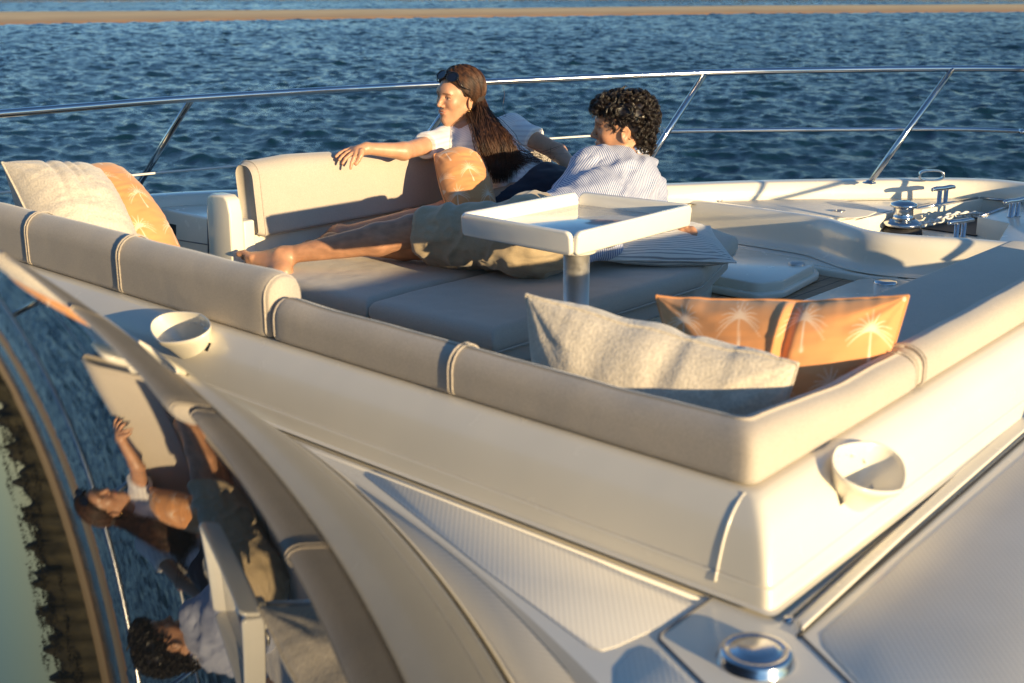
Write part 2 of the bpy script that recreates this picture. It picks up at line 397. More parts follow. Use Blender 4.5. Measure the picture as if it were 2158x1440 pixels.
# ------------------------------------------------------------------ implicit surfaces (bodies, clothes, cushions)
class SDF:
    def __init__(s, lo, hi, h):
        s.lo = np.array(lo, float); s.h = h; s.n = np.ceil((np.array(hi)-s.lo)/h).astype(int)+1
        s.f = np.full(s.n, 1., np.float32)
    def box(s, lo, hi):
        a = np.clip(np.floor((np.array(lo)-s.lo)/s.h).astype(int), 0, s.n-1); b = np.clip(np.ceil((np.array(hi)-s.lo)/s.h).astype(int)+1, 1, s.n)
        if (b <= a).any(): return None
        g = np.meshgrid(*[s.lo[i]+np.arange(a[i], b[i])*s.h for i in range(3)], indexing='ij')
        return (slice(a[0], b[0]), slice(a[1], b[1]), slice(a[2], b[2])), np.stack(g, -1)
    def put(s, d, sl, k, sub=False):
        f = s.f[sl]; d = d.astype(np.float32)
        if sub:
            if k <= 0: s.f[sl] = np.maximum(f, -d); return
            hh = np.clip(.5-.5*(f+d)/k, 0, 1); s.f[sl] = f*(1-hh)-d*hh+k*hh*(1-hh); return
        if k <= 0: s.f[sl] = np.minimum(f, d); return
        hh = np.clip(.5+.5*(f-d)/k, 0, 1); s.f[sl] = f*(1-hh)+d*hh-k*hh*(1-hh)
    def cone(s, a, b, ra, rb=None, k=.02, sub=False):
        a = np.asarray(a, float); b = np.asarray(b, float); rb = ra if rb is None else rb
        mg = max(ra, rb)+k+.02
        bx = s.box(np.minimum(a, b)-mg, np.maximum(a, b)+mg)
        if bx is None: return
        sl, P = bx; ab = b-a; t = np.clip(((P-a)@ab)/(ab@ab+1e-12), 0, 1)
        d = np.linalg.norm(P-(a+t[..., None]*ab), axis=-1)-(ra+(rb-ra)*t); s.put(d, sl, k, sub)
    def ell(s, c, r, M=None, k=.02, sub=False):
        c = np.asarray(c, float); r = np.asarray(r, float); mg = r.max()+k+.02
        bx = s.box(c-mg, c+mg)
        if bx is None: return
        sl, P = bx; q = P-c
        if M is not None: q = q@M
        k0 = np.linalg.norm(q/r, axis=-1); k1 = np.linalg.norm(q/(r*r), axis=-1)+1e-9
        s.put(k0*(k0-1)/k1, sl, k, sub)
    def cut(s, p, n):
        """remove everything on the +n side of the plane"""
        g = [s.lo[i]+np.arange(s.n[i])*s.h for i in range(3)]; n = np.asarray(n, float); n /= np.linalg.norm(n)
        d = (g[0][:, None, None]-p[0])*n[0]+(g[1][None, :, None]-p[1])*n[1]+(g[2][None, None, :]-p[2])*n[2]
        s.f = np.maximum(s.f, d.astype(np.float32))
    def cutlocal(s, p, n, rad):
        """plane cut that only acts within rad of p"""
        p = np.asarray(p, float); n = np.asarray(n, float); n /= np.linalg.norm(n)
        bx = s.box(p-rad, p+rad)
        if bx is None: return
        sl, P = bx; q = P-p; d = q@n; m = (np.linalg.norm(q, axis=-1) < rad)
        f = s.f[sl]; s.f[sl] = np.where(m, np.maximum(f, d.astype(np.float32)), f)
    def mesh(s):
        f = s.f; f = np.pad(f, 1, constant_values=1.); lo = s.lo-s.h
        neg = f < 0; n = np.array(f.shape)
        cnt = np.zeros(n-1, np.uint8)
        for dx in (0, 1):
            for dy in (0, 1):
                for dz in (0, 1): cnt += neg[dx:n[0]-1+dx, dy:n[1]-1+dy, dz:n[2]-1+dz]
        act = (cnt > 0) & (cnt < 8); I = np.argwhere(act); idx = np.full(n-1, -1, np.int32); idx[act] = np.arange(len(I))
        acc = np.zeros((len(I), 3)); c = np.zeros(len(I))
        cor = [(0, 0, 0), (1, 0, 0), (0, 1, 0), (1, 1, 0), (0, 0, 1), (1, 0, 1), (0, 1, 1), (1, 1, 1)]
        for a in range(8):
            for ax in range(3):
                if cor[a][ax] == 0:
                    p = np.array(cor[a]); q = p.copy(); q[ax] = 1
                    fa = f[tuple((I+p).T)]; fb = f[tuple((I+q).T)]; m = (fa < 0) != (fb < 0)
                    t = np.where(m, fa/(fa-fb+1e-20), 0); pos = p+(q-p)*t[:, None]
                    acc[m] += pos[m]; c[m] += 1
        V = lo+(I+acc/np.maximum(c, 1)[:, None])*s.h
        Qs = []
        for ax in range(3):
            o1, o2 = [(1, 2), (2, 0), (0, 1)][ax]
            sl0 = [slice(1, -1)]*3; sl0[ax] = slice(0, n[ax]-1); sl1 = list(sl0); sl1[ax] = slice(1, n[ax])
            a = neg[tuple(sl0)]; b = neg[tuple(sl1)]; E = np.argwhere(a != b); 
            if not len(E): continue
            flip = a[tuple(E.T)]; off = np.ones(3, int); off[ax] = 0; E = E+off
            e1 = np.zeros(3, int); e1[o1] = 1; e2 = np.zeros(3, int); e2[o2] = 1
            g = lambda X: idx[tuple(X.T)]
            Qd = np.stack([g(E-e1-e2), g(E-e2), g(E), g(E-e1)], 1)
            Qd[~flip] = Qd[~flip][:, ::-1]; Qs.append(Qd)
        return V, np.vstack(Qs)
def relax(V, Q, it=2, lam=.5):
    n = len(V); a = Q.ravel(); b = np.roll(Q, -1, 1).ravel()
    deg = np.bincount(a, minlength=n)+np.bincount(b, minlength=n)
    for _ in range(it):
        S = np.zeros_like(V)
        for ax in range(3): S[:, ax] = np.bincount(a, V[b, ax], n)+np.bincount(b, V[a, ax], n)
        V = V+(S/np.maximum(deg, 1)[:, None]-V)*lam
    return V
def vnormals(V, Q):
    nrm = np.cross(V[Q[:, 2]]-V[Q[:, 0]], V[Q[:, 3]]-V[Q[:, 1]]); out = np.zeros_like(V)
    for i in range(4):
        for ax in range(3): out[:, ax] += np.bincount(Q[:, i], nrm[:, ax], len(V))
    return out/(np.linalg.norm(out, axis=1)[:, None]+1e-12)

# ================================================================== SETTING
# ---- sea
def fft_tile(n=1024, size=70., V=1.65, seed=3, wdir=R(70), std=.034):
    r = np.random.default_rng(seed); k1 = np.fft.fftfreq(n, size/n)*2*math.pi
    kx, ky = np.meshgrid(k1, k1, indexing='ij'); k = np.hypot(kx, ky); k[0, 0] = 1e-3
    Lw = V*V/9.81; P = np.exp(-1/(k*Lw)**2)/k**4*np.exp(-(k*.03)**2)
    cs = (kx*math.cos(wdir)+ky*math.sin(wdir))/k; P *= .2+.8*cs*cs
    P[0, 0] = 0; P *= k**.35
    h = (r.normal(size=(n, n))+1j*r.normal(size=(n, n)))*np.sqrt(P)
    H = np.fft.ifft2(h).real; Dx = np.fft.ifft2(-1j*kx/k*h).real; Dy = np.fft.ifft2(-1j*ky/k*h).real
    s = std/H.std(); return H*s, Dx*s, Dy*s
def sample(T, x, y, size=70.):
    n = T.shape[0]; u = (x/size*n) % n; v = (y/size*n) % n; i = u.astype(int); j = v.astype(int); fu = u-i; fv = v-j
    i1 = (i+1) % n; j1 = (j+1) % n
    return T[i % n, j % n]*(1-fu)*(1-fv)+T[i1, j % n]*fu*(1-fv)+T[i % n, j1]*(1-fu)*fv+T[i1, j1]*fu*fv
H_, DX_, DY_ = fft_tile()
az = np.concatenate([np.linspace(-180, -42, 60)[:-1], np.linspace(-42, 30, 860), np.linspace(30, 180, 60)[1:]])*math.pi/180
rr = np.concatenate([[0.5, 4, 7], 9*np.exp(np.linspace(0, math.log(170/9.), 820)), [190, 220, 260, 320, 420, 600, 1000, 2000, 5000]])
AZ, RR = np.meshgrid(az, rr); X = RR*np.sin(AZ); Y = RR*np.cos(AZ)
fade = np.clip((330-RR)/120, 0, 1)*np.clip((RR-5)/5, 0, 1)*np.where((AZ > R(-43)) & (AZ < R(31)), 1, .3)
Z = sample(H_, X, Y)*fade; X2 = X-sample(DX_, X, Y)*fade*1.15; Y2 = Y-sample(DY_, X, Y)*fade*1.15
nr, na = X.shape; i = np.arange(nr-1)[:, None]*na; j = np.arange(na-1)[None]
Q = np.stack([i+j, i+j+1, i+na+j+1, i+na+j], -1).reshape(-1, 4)
sea = fast('water', np.stack([X2, Y2, Z], -1).reshape(-1, 3), Q[:, ::-1], WATER); tag(sea, kind='structure')

# ---- sand spit across the water, built between its surveyed near and far waterlines
near = [atz(x, y, 0) for x, y in ((-900, 82), (-300, 62), (0, 50.5), (400, 43.5), (800, 38), (1200, 33), (1600, 28), (2158, 24), (2700, 20), (3600, 14))]
far = [atz(x, y, 0) for x, y in ((-900, 40), (-300, 31), (0, 26.5), (400, 24.5), (800, 22), (1200, 18), (1600, 14), (2158, 11), (2700, 7), (3600, 1))]
near = smooth_path(near, 24); far = smooth_path(far, 24)
ts = np.linspace(-.25, 1.1, 22); V = []
for a, b in zip(near, far):
    for t in ts:
        p = a+(b-a)*t; h = .34*max(0, 1-abs((t-.45)/.58)**2.2)-.02 if -.1 < t < 1.0 else -.6
        V.append([p[0], p[1], h])
V = np.array(V); V[:, 2] += fbm(V, .35, 4)*.05+fbm(V*[.2, 1, 1], 1.2, 2)*.03
n_ = len(ts); i = np.arange(len(near)-1)[:, None]*n_; j = np.arange(n_-1)[None]
tag(fast('sand_spit', V, np.stack([i+j, i+n_+j, i+n_+j+1, i+j+1], -1).reshape(-1, 4), SAND), kind='structure')

# ---- far shore with woodland (seen mirrored in the windscreen)
D0 = 215.
xs = np.linspace(-420, 420, 120); V = []
for x in xs:
    yy = D0+8*math.sin(x*.02)+.0006*x*x
    for dy, z in ((-3, -.4), (0, .15), (3, .7), (14, 1.5), (60, 3), (900, 6)): V.append((x*(1 + dy*.001), yy+dy, z))
i = np.arange(119)[:, None]*6; j = np.arange(5)[None]
tag(fast('far_shore', V, np.stack([i+j, i+6+j, i+6+j+1, i+j+1], -1).reshape(-1, 4), SAND), kind='structure')
cl = []; 
for x in np.linspace(-330, 330, 330):
    for row in range(3):
        xx = x+random.uniform(-2, 2); yy = D0+8*math.sin(xx*.02)+.0006*xx*xx+9+row*6+random.uniform(-2, 2)
        hh = 6.1+1.5*math.sin(xx*.05)+1.4*math.sin(xx*.017+1)+random.uniform(-2.5, 2)+row*.8; rad = random.uniform(2, 3.6)
        for q in range(60):
            cl.append((xx+random.gauss(0, rad*.5), yy+random.gauss(0, rad*.4), (hh-2.0)*(1-abs(random.gauss(0, .06)))+.3, random.uniform(.12, .3)))
cl = np.array(cl); nb = len(cl)
base = rng.normal(size=(nb, 5, 3)); base /= np.linalg.norm(base, axis=2)[:, :, None]
V = (cl[:, None, :3]+base*cl[:, None, 3:4]).reshape(-1, 3); k = np.arange(nb)*5
Q = np.concatenate([np.stack([k, k+1, k+2, k+3], 1), np.stack([k+1, k+4, k+3, k], 1), np.stack([k+2, k+4, k, k+1], 1)])
xr = np.linspace(-340, 340, 900); ridge = []
for x in xr:
    yb = D0+8*math.sin(x*.02)+.0006*x*x+13; hh = 5.7+1.5*math.sin(x*.05)+1.2*math.sin(x*.017+1)+1.1*math.sin(x*.9)+.6*math.sin(x*2.3+1)+.35*math.sin(x*5.1)+.3*math.sin(x*8.3+2)
    for dy, z in ((-4, .3), (-3.2+.8*math.sin(x*1.7), hh*.5), (-1+.8*math.sin(x*1.1), hh*.85), (2, hh), (8, hh*1.0), (14, .5)): ridge.append((x, yb+dy, z))
n0 = len(V); k = np.arange(899)[:, None]*6; j6 = np.arange(5)[None]; V = np.vstack([V, ridge]); Q = np.vstack([Q, n0+np.stack([k+j6, k+6+j6, k+6+j6+1, k+j6+1], -1).reshape(-1, 4)])
wood = fast('woodland', V, Q, LEAF, smooth=False); tag(wood, 'low dark green wood lining the far shore beyond the sand spit', 'woodland', kind='stuff')

# ================================================================== YACHT (fixed mouldings)
DK = 2.662      # side deck level
SOLE = 2.268; FD = 2.46; BW = 2.55
yacht = empty('yacht', (0, 3, 2), 'cream white yacht foredeck moulding with sunken lounge and raised coaming', 'yacht')
def YP(px, py, z): return atz(px, py, z)[:2]

# base line of the sofa back on the coaming: left end -> corner -> forward
cL = YP(-420, 420, 2.81); c0 = YP(0, 545, 2.81); cC = YP(1590, 1042, 2.81); cR = YP(2158, 690, 2.81)
dirL = (c0-cC)/np.linalg.norm(c0-cC); dirR = (cR-cC)/np.linalg.norm(cR-cC)
CB = cC
def rc(r=.03, n=6):   # small radius on the corner
    P = [CB+dirL*r, ]; 
    for t in np.linspace(0, 1, n+2)[1:-1]: P.append((1-t)**2*(CB+dirL*r)+2*t*(1-t)*CB+t*t*(CB+dirR*r))
    P.append(CB+dirR*r); return P
def along(d, s): return CB+d*s
pathc = [along(dirL, s) for s in (4.6, 3.4, 2.6, 1.8, 1.2, .6, .2)]+rc(.018)+[along(dirR, s) for s in (.2, .6, 1.2, 1.8, 2.6, 3.2)]
# offset to the right of travel is outboard, so it is negative here
prof = [(.16, 2.80), (.02, 2.812), (-.012, 2.812), (-.035, 2.800), (-.058, 2.778), (-.075, 2.748), (-.086, 2.715), (-.090, 2.700), (-.091, 2.6985), (-.088, 2.697), (-.0925, 2.694), (-.0955, 2.680), (-.098, 2.667), (-.100, 2.6625), (-.112, 2.662)]
def smoothprof(p, n=4): return [tuple(q) for q in smooth_path(p, n)]
prof = [(a*.86 if a < 0 else a, b if b > 2.75 else 2.75-(2.75-b)*.91) for a, b in prof]
def dens(P, step=.03):
    out = [np.asarray(P[0], float)]
    for a, b in zip(P[:-1], P[1:]):
        a, b = np.asarray(a, float), np.asarray(b, float); n = max(1, int(np.linalg.norm(b-a)/step))
        out += [a+(b-a)*k/n for k in range(1, n+1)]
    return out
pathc = dens(pathc, .012)
n1 = np.array([dirL[1], -dirL[0]]); n2 = np.array([-dirR[1], dirR[0]]); qv = (n1+n2)/np.linalg.norm(n1+n2); qv = qv/qv.dot(n1)
CPT = (CB, .10, qv, n1, n2, dirL-dirR)
coam = sweep('coaming', pathc, smoothprof(prof, 3), WHITE, yacht, cornerpt=CPT)
# raised white joint strip near the corner
s_ = .10
def prof_at(s, d, off=0.0):
    nrm = np.array([-d[1], d[0]]) if d is dirL else np.array([d[1], -d[0]])
    # outboard direction
    out = -(dirR+dirL); out = out-d*out.dot(d); out /= np.linalg.norm(out)
    return [np.array([*(along(d, s)+out*(-o+off*.7)), z+off*.7]) for o, z in smoothprof(prof[2:12], 3)]
tubeobj('joint_strip', [(prof_at(.012, dirL, -.0012), .0034)], WHITE, yacht, 8)
# inner liner (inside face under the backrest) down to the sole
liner = [(.16, 2.80), (.17, 2.5), (.17, SOLE-.05)]
sweep('inner_liner', pathc, liner, WHITE, yacht, cornerpt=CPT)
# seats: aft and starboard benches (white bases)
def quadY(f0, f1, p0, p1): return [Yt(f0, p0, 0)[:2], Yt(f1, p0, 0)[:2], Yt(f1, p1, 0)[:2], Yt(f0, p1, 0)[:2]]
prism('seat_base', quadY(.17, .72, .15, 3.1), SOLE-.02, 2.46, WHITE, yacht, .02)
prism('seat_base', quadY(.725, 3.32, .15, .86), SOLE-.02, 2.462, WHITE, yacht, .02)
# side deck: one sheet round the outside, with the toe groove strips
deckpoly = [along(dirL, 3.3), along(dirL, 3.3)+np.array([-1.2, -1.2]), np.array([-1.5, -.6]), np.array([1.0, -.6]), np.array([2.6, .6]), np.array([4.4, 3.2])]
deckpoly += [along(dirR, 3.2)]
out = -(dirR+dirL); out /= np.linalg.norm(out)
dp = [along(dirL, 3.2)+out*.05]+deckpoly[1:6]+[along(dirR, 3.2)+out*.05, along(dirR, 0)+out*.12, ]
sheet('side_deck', dp, DK, WHITE, yacht)
# strips and grooves running forward along the starboard coaming
def linez(pxs, z): return [np.array([*YP(x, y, z), z]) for x, y in pxs]
def ribbon(name, pts_a, pts_b, z0, z1, mat, bev=.003):
    poly = [p[:2] for p in pts_a]+[p[:2] for p in pts_b[::-1]]
    return prism(name, poly, z0, z1, mat, yacht, bev)
g1 = linez([(1672, 1302), (2018, 993), (2158, 868), (2400, 654)], DK)
g2 = linez([(1682, 1343), (1914, 1140), (2158, 926), (2400, 712)], DK)
g1b = linez([(1682, 1316), (2022, 1000), (2158, 878), (2400, 664)], DK)
g2b = linez([(1690, 1336), (1910, 1132), (2158, 914), (2400, 700)], DK)
ribbon('toe_strip', g1b, g2b, DK+.001, DK+.009, WHITE)
tubeobj('groove_gasket', [([p+np.array([0, 0, .002]) for p in g2], .0035)], BLACK, yacht, 6)
tubeobj('groove_gasket', [([p+np.array([0, 0, .003]) for p in g1], .0022)], plain('grey_sealant', (.22, .2, .16), .5), yacht, 6)
aftg = [along(dirL, s)+0*out for s in (3.3, 1.5, .1)]
def aftline(off, z, s0=.02, s1=3.3):
    o = out-dirL*out.dot(dirL); o /= np.linalg.norm(o)
    return [np.array([*(along(dirL, s)+o*off), z]) for s in (s1, 2, 1, s0)]
tubeobj('groove_gasket', [(aftline(.0985, DK+.0005), .0016)], plain('brown_sealant', (.30, .25, .16), .5), yacht, 6)
tubeobj('deck_lip', [(aftline(.112, DK-.0055), .008)], WHITE, yacht, 10)
# non-slip panels, slightly raised
def panel(pts, r=.012, z=DK+.0014):
    poly = [YP(x, y, z) for x, y in pts]
    return prism('nonskid_panel', poly, DK+.0002, z, NONSKID, yacht, .001, 2)
panel([(775, 992), (800, 993), (1100, 1112), (1440, 1262), (1466, 1275), (1462, 1288), (1300, 1362), (1268, 1371), (1240, 1362), (1020, 1200), (770, 1003)])
panel([(1330, 1372), (1358, 1362), (1390, 1371), (1560, 1530), (1560, 1600), (1300, 1600), (1298, 1410)])
panel([(1733, 1337), (1809, 1271), (1906, 1178), (2158, 961), (2500, 660), (2900, 900), (2600, 1700), (2050, 1700), (1740, 1365)])
# smooth hatch plate round the filler cap, with its seam
seam = [(1500, 1262), (1392, 1338), (1390, 1350), (1480, 1440), (1560, 1520)]
tubeobj('plate_seam', [([np.array([*YP(x, y, DK), DK+.0005]) for x, y in seam], .003)], plain('seam_grey', (.18, .18, .19), .6), yacht, 6)  # one even grey for the seam lines
tubeobj('plate_seam', [([np.array([*YP(x, y, DK), DK+.0005]) for x, y in [(1690, 1343), (1790, 1440), (1860, 1510)]], .003)], MATS['seam_grey'], yacht, 6)
lathe('drain_fitting', [(0, .006), (.005, .006), (.0075, .003), (.008, 0)], [*YP(1661, 1308, DK), DK], STEEL, yacht, 20)

# ---- windscreen: one large sheet of double curvature
WP = (3.09633, -.77047, -.46641, -.07449, .10781, -.03744)
def wz(x, y):
    dx, dy = x+.45, y-1.6; return WP[0]+WP[1]*dx+WP[2]*dy+WP[3]*dx*dx+WP[4]*dx*dy+WP[5]*dy*dy
o_ = out-dirL*out.dot(dirL); o_ /= np.linalg.norm(o_)
us = np.linspace(-1.3, 5.2, 170); vs = np.linspace(.12, 2.6, 90); V = []
for u in us:
    for v in vs:
        p = along(dirL, u)+o_*v; V.append([p[0], p[1], wz(p[0], p[1])])
V = np.array(V); keep = (V[:, 2] > DK-.16)
i = np.arange(169)[:, None]*90; j = np.arange(89)[None]; Q = np.stack([i+j, i+90+j, i+90+j+1, i+j+1], -1).reshape(-1, 4)
Q = Q[keep[Q].all(1)]
wind = fast('windscreen', V, Q[:, ::-1], GLASS)
m = wind.modifiers.new('thick', 'SOLIDIFY'); m.thickness = .008; m.offset = -1
tag(wind, 'dark curved windscreen mirroring the couple, beside the cream coaming', 'windscreen')

# ---- foredeck: lockers, bulwark, sole, steps
sole = sheet('sole', [YP(x, y, SOLE) for x, y in ((300, 520), (1500, 470), (2300, 640), (1900, 1500), (300, 1500))], SOLE, TEAK, yacht)
PC = 1.5
def FP(f, p): return Yt(f, p, 0)[:2]
port = [(-3.5, 4.45), (-1.5, 4.5), (0, 4.5), (1.0, 4.5), (1.9, 4.36), (2.75, 3.56), (3.62, 2.80), (4.09, 2.45), (4.57, 2.02), (4.86, 1.72), (4.95, 1.5)]
bwfp = [np.array(p) for p in port]+[np.array((f, 2*PC-p)) for f, p in port[:-1][::-1]]
bwfp = smooth_path(bwfp, 6)
bpath = [FP(*p) for p in bwfp]
bprof = smooth_path([(0.0, 2.28), (0.0, 2.44), (.004, 2.50), (.02, 2.537), (.045, 2.55), (.10, 2.551), (.125, 2.54), (.137, 2.52), (.14, 2.49), (.13, 2.40)], 4)
sweep('bulwark', bpath, bprof, WHITE, yacht)
sweep('hull', bpath, smooth_path([(.13, 2.40), (.09, 2.1), (.0, 1.5), (-.10, .8), (-.2, .0), (-.25, -.5)], 3), WHITE, yacht)
# step band and foredeck
prism('foredeck_step', [FP(3.54, 3.0), FP(3.54, .1), FP(3.9, .1), FP(3.9, 3.0)], SOLE-.02, 2.30, WHITE, yacht, .012)
prism('nonskid_panel', [FP(3.575, 2.85), FP(3.575, 1.42), FP(3.78, 1.42), FP(3.78, 2.75)], 2.2995, 2.303, NONSKID, yacht, .0015, 2)
prism('nonskid_panel', [FP(3.575, 1.38), FP(3.575, .2), FP(3.78, .2), FP(3.78, 1.38)], 2.2995, 2.303, NONSKID, yacht, .0015, 2)
inner = [FP(f+.0, p) for f, p in bwfp if f > 3.0 and p > 1.56][::-1]
lockp = [FP(*q) for q in ((4.93, 1.60), (4.42, 1.70), (4.40, 1.76), (4.05, 1.80), (3.93, 1.92), (3.84, 2.0), (3.82, 2.62), (3.55, 2.88))]
def wob(P, n=5): return [p[:2] for p in smooth_path(P, n)]
prism('foredeck_locker', inner+lockp[::-1][:0]+[FP(3.02, 3.33), FP(3.40, 3.0)]+[lockp[-1]]+lockp[-2::-1][::1], 2.24, FD, WHITE, yacht, .012) if False else None
poly = [FP(3.82, 2.62)]+[FP(3.84, 2.0), FP(3.93, 1.92), FP(4.05, 1.80), FP(4.40, 1.76), FP(4.42, 1.70), FP(4.93, 1.60)]+inner[1:]+[FP(3.0, 3.42)]
prism('port_locker', poly, 2.24, FD, WHITE, yacht, .010)
innS = [FP(f, p) for f, p in bwfp if f > 3.0 and p < 1.46]
poly = [FP(4.93, 1.42), FP(4.42, 1.42), FP(4.36, 1.24), FP(3.93, 1.12), FP(3.86, .9), FP(3.86, .2), FP(3.2, -.15)]+innS[::-1][2:]
prism('starboard_locker', poly, 2.24, FD-.001, WHITE, yacht, .010)
# curved riser that closes the windlass well toward the lounge
ris = smooth_path([FP(*q) for q in ((3.75, 3.2), (3.77, 2.62), (3.78, 2.1), (3.765, 1.93), (3.70, 1.80), (3.63, 1.66), (3.62, 1.52), (3.67, 1.36), (3.75, 1.18), (3.80, 1.0), (3.83, .7), (3.83, .1))], 6)
sweep('riser', ris, smooth_path([(-.058, 2.3065), (-.02, 2.314), (0, 2.345), (.004, 2.42), (.018, 2.462), (.045, 2.475), (.085, 2.470), (.105, 2.45), (.112, 2.40), (.112, 2.30)], 4), WHITE, yacht)
sheet('well_floor', [FP(*q) for q in ((3.84, 1.98), (4.46, 1.95), (4.46, 1.1), (3.86, 1.1), (3.80, 1.2), (3.73, 1.36), (3.69, 1.52), (3.70, 1.66), (3.77, 1.80))], 2.365, WHITE, yacht)
prism('anchor_slot_slab', [FP(*q) for q in ((4.40, 1.69), (5.0, 1.60), (5.0, 1.40), (4.40, 1.41))], 2.1, 2.372, DARKP, yacht)  # solid slab; the shade inside the slot is put into its colour
for a, b in (((4.42, 1.725), (4.93, 1.625)), ((4.42, 1.405), (4.93, 1.405)), ((4.93, 1.63), (4.93, 1.40))):
    tubeobj('slot_trim', [([np.array([*FP(*a), FD+.004]), np.array([*FP(*b), FD+.004])], .0065)], STEEL, yacht, 10)
# inset panels and hatch seams on the port locker
prism('nonskid_panel', wob([YP(x, y, FD) for x, y in ((1482, 428.5), (1545, 421), (1680, 418), (1780, 424), (1850, 441), (1800, 461), (1660, 447))], 3), FD-.001, FD+.003, NONSKID, yacht, .001, 2)
prism('nonskid_panel', [FP(*q) for q in ((3.95, .95), (4.3, 1.15), (4.75, 1.2), (4.6, .9), (4.0, .5))], FD-.001, FD+.003, NONSKID, yacht, .001, 2)
GR = MATS['seam_grey']
for q in (((1803, 464), (1884, 443), (1960, 428)),):
    tubeobj('locker_seam', [([np.array([*YP(x, y, FD), FD-.0005]) for x, y in q], .0022)], GR, yacht, 6)
# port side deck block beside the lounge (grey face with a cubby painted as a dark panel)
pdk = [FP(1.77, 3.06), FP(2.0, 3.3), FP(3.1, 3.2), FP(3.6, 2.84), FP(2.75, 3.6), FP(1.9, 4.36), FP(1.77, 4.42)]
prism('port_side_deck', pdk, SOLE-.02, 2.50, WHITE, yacht, .012)

# ================================================================== SOFA BACK CUSHIONS
def rrect(x0, x1, z0, z1, r, n=5, crown=0.0):
    P = []
    for cx, cz, a0 in ((x1-r, z1-r, 0), (x0+r, z1-r, 90), (x0+.018, z0+.018, 180), (x1-.018, z0+.018, 270)):
        rr_ = r if cz > (z0+z1)/2 else .018
        for k in range(n+1):
            a = R(a0+90*k/n); P.append((cx+rr_*math.cos(a), cz+rr_*math.sin(a)))
    return P
def dens(P, step=.03):
    out = [np.asarray(P[0], float)]
    for a, b in zip(P[:-1], P[1:]):
        a, b = np.asarray(a, float), np.asarray(b, float); n = max(1, int(np.linalg.norm(b-a)/step))
        out += [a+(b-a)*k/n for k in range(1, n+1)]
    return out
def back_cushion(path, z0, z1, thick, label, seams=(), capends=(True, True), name='sofa_back_cushion', group='sofa back cushions', lean=0, r=.043):
    P = dens(path); n = len(P); s = np.concatenate([[0], np.cumsum([np.linalg.norm(P[i+1][:2]-P[i][:2]) for i in range(n-1)])]); Lt = s[-1]
    # rounded ends: shrink the section over the last 4 cm
    Pe, ins = [], []
    def at(d): 
        i = min(n-2, int(np.searchsorted(s, d, side='right')-1)); t = (d-s[i])/(s[i+1]-s[i]+1e-9); return P[i]*(1-t)+P[i+1]*t
    e = .03; st = [0, .003, .008, .015, .03]; base = [d for d in s if .035 < d < Lt-.035]
    ds = st+base+[Lt-x for x in st[::-1]]
    for d in ds:
        q = min(d, Lt-d) if (capends[0] and d < Lt/2) or (capends[1] and d >= Lt/2) else 1
        Pe.append(at(d)); ins.append(1-.13*(1-min(1, q/e))**2)
    prof = rrect(.004, thick, z0, z1, r)
    o = sweep(name, [p[:2] for p in Pe], prof, CUSH, None, True, ins, cornerpt=CPT); 
    me = o.data; V = np.zeros(len(me.vertices)*3); me.vertices.foreach_get('co', V); V = V.reshape(-1, 3)
    # hand-made softness: gentle sag, bulge
    nz = fbm(V, 3.2, 3)*.006+fbm(V, 11, 2)*.002
    tr = np.clip(((V[:, :2]-CB)@dirR-.1)/.3, 0, 1)*((V[:, :2]-CB)@dirL < .3); V[:, 2] -= (V[:, 2]-z0)*.22*tr
    V[:, 2] += nz*np.clip((V[:, 2]-z0)/.05, 0, 1); me.vertices.foreach_set('co', V.ravel())
    tag(o, label, 'cushion', group)
    # piping
    for d in seams:
        c = at(d); c2 = at(min(Lt, d+.01)); t = (c2-c)[:2]; t /= np.linalg.norm(t); nn = np.array([-t[1], t[0]])
        for off in (0, .011):
            cc = c[:2]+t*off; ring = [np.array([*(cc+nn*(a*1.012-.0006)), z0+(b-z0)*1.008*(1-.22*float(np.clip(((cc-CB)@dirR-.1)/.3, 0, 1)) if (cc-CB)@dirL < .3 else 1.008)+.0015]) for a, b in prof]
            ring.append(ring[0]); tubeobj('piping', [(ring,   .0026 if off == 0 else .0018)], PIPE, o, 8)
    for d, cap in ((.012, capends[0]), (Lt-.012, capends[1])):
        if not cap: continue
        c = at(d); c2 = at(d+.005) if d < Lt/2 else at(d-.005); t = (c2-c)[:2]; t /= np.linalg.norm(t)
        if d > Lt/2: t = -t
        nn = np.array([-t[1], t[0]]); cp = np.array(prof).mean(0); ring = []
        for a, b in prof:
            q = cp+(np.array([a, b])-cp)*.955; tq = float(np.clip(((c[:2]-CB)@dirR-.1)/.3, 0, 1)) if (c[:2]-CB)@dirL < .3 else 0.; ring.append(np.array([*(c[:2]+nn*q[0]), z0+(q[1]-z0)*(1-.22*tq)+.001]))
        ring.append(ring[0]); tubeobj('piping', [(ring, .0022)], PIPE, o, 8)
    return o
# travel port -> corner -> forward keeps inboard on the left
j0 = YP(605, 712, 2.81); s0_ = (j0-CB).dot(dirL)
corner = [along(dirL, .05), along(dirL, .03)]+rc(.028, 4)[1:-1]+[along(dirR, .03), along(dirR, .05)]
sseam = (YP(965, 830, 2.81)-CB).dot(dirL)
jr = YP(1935, 826, 2.81); s1_ = (jr-CB).dot(dirR)
zc0, zc1 = 2.812, 2.907
back_cushion([along(dirL, s0_-.004), along(dirL, .055), ]+corner+[along(dirR, .06), along(dirR, s1_)], zc0, zc1, .088,
    'grey sofa back cushion turning the near corner behind the two foreground pillows', seams=(s0_-sseam,))
sA = (YP(295, 614, 2.81)-CB).dot(dirL); sB = (YP(75, 560, 2.81)-CB).dot(dirL)
back_cushion([along(dirL, 4.4), along(dirL, s0_+.004)], zc0, 2.955, .105,
    'long grey sofa back cushion at left, in front of the grey and orange pillows', seams=(4.4-sB, 4.4-sA), r=.05)
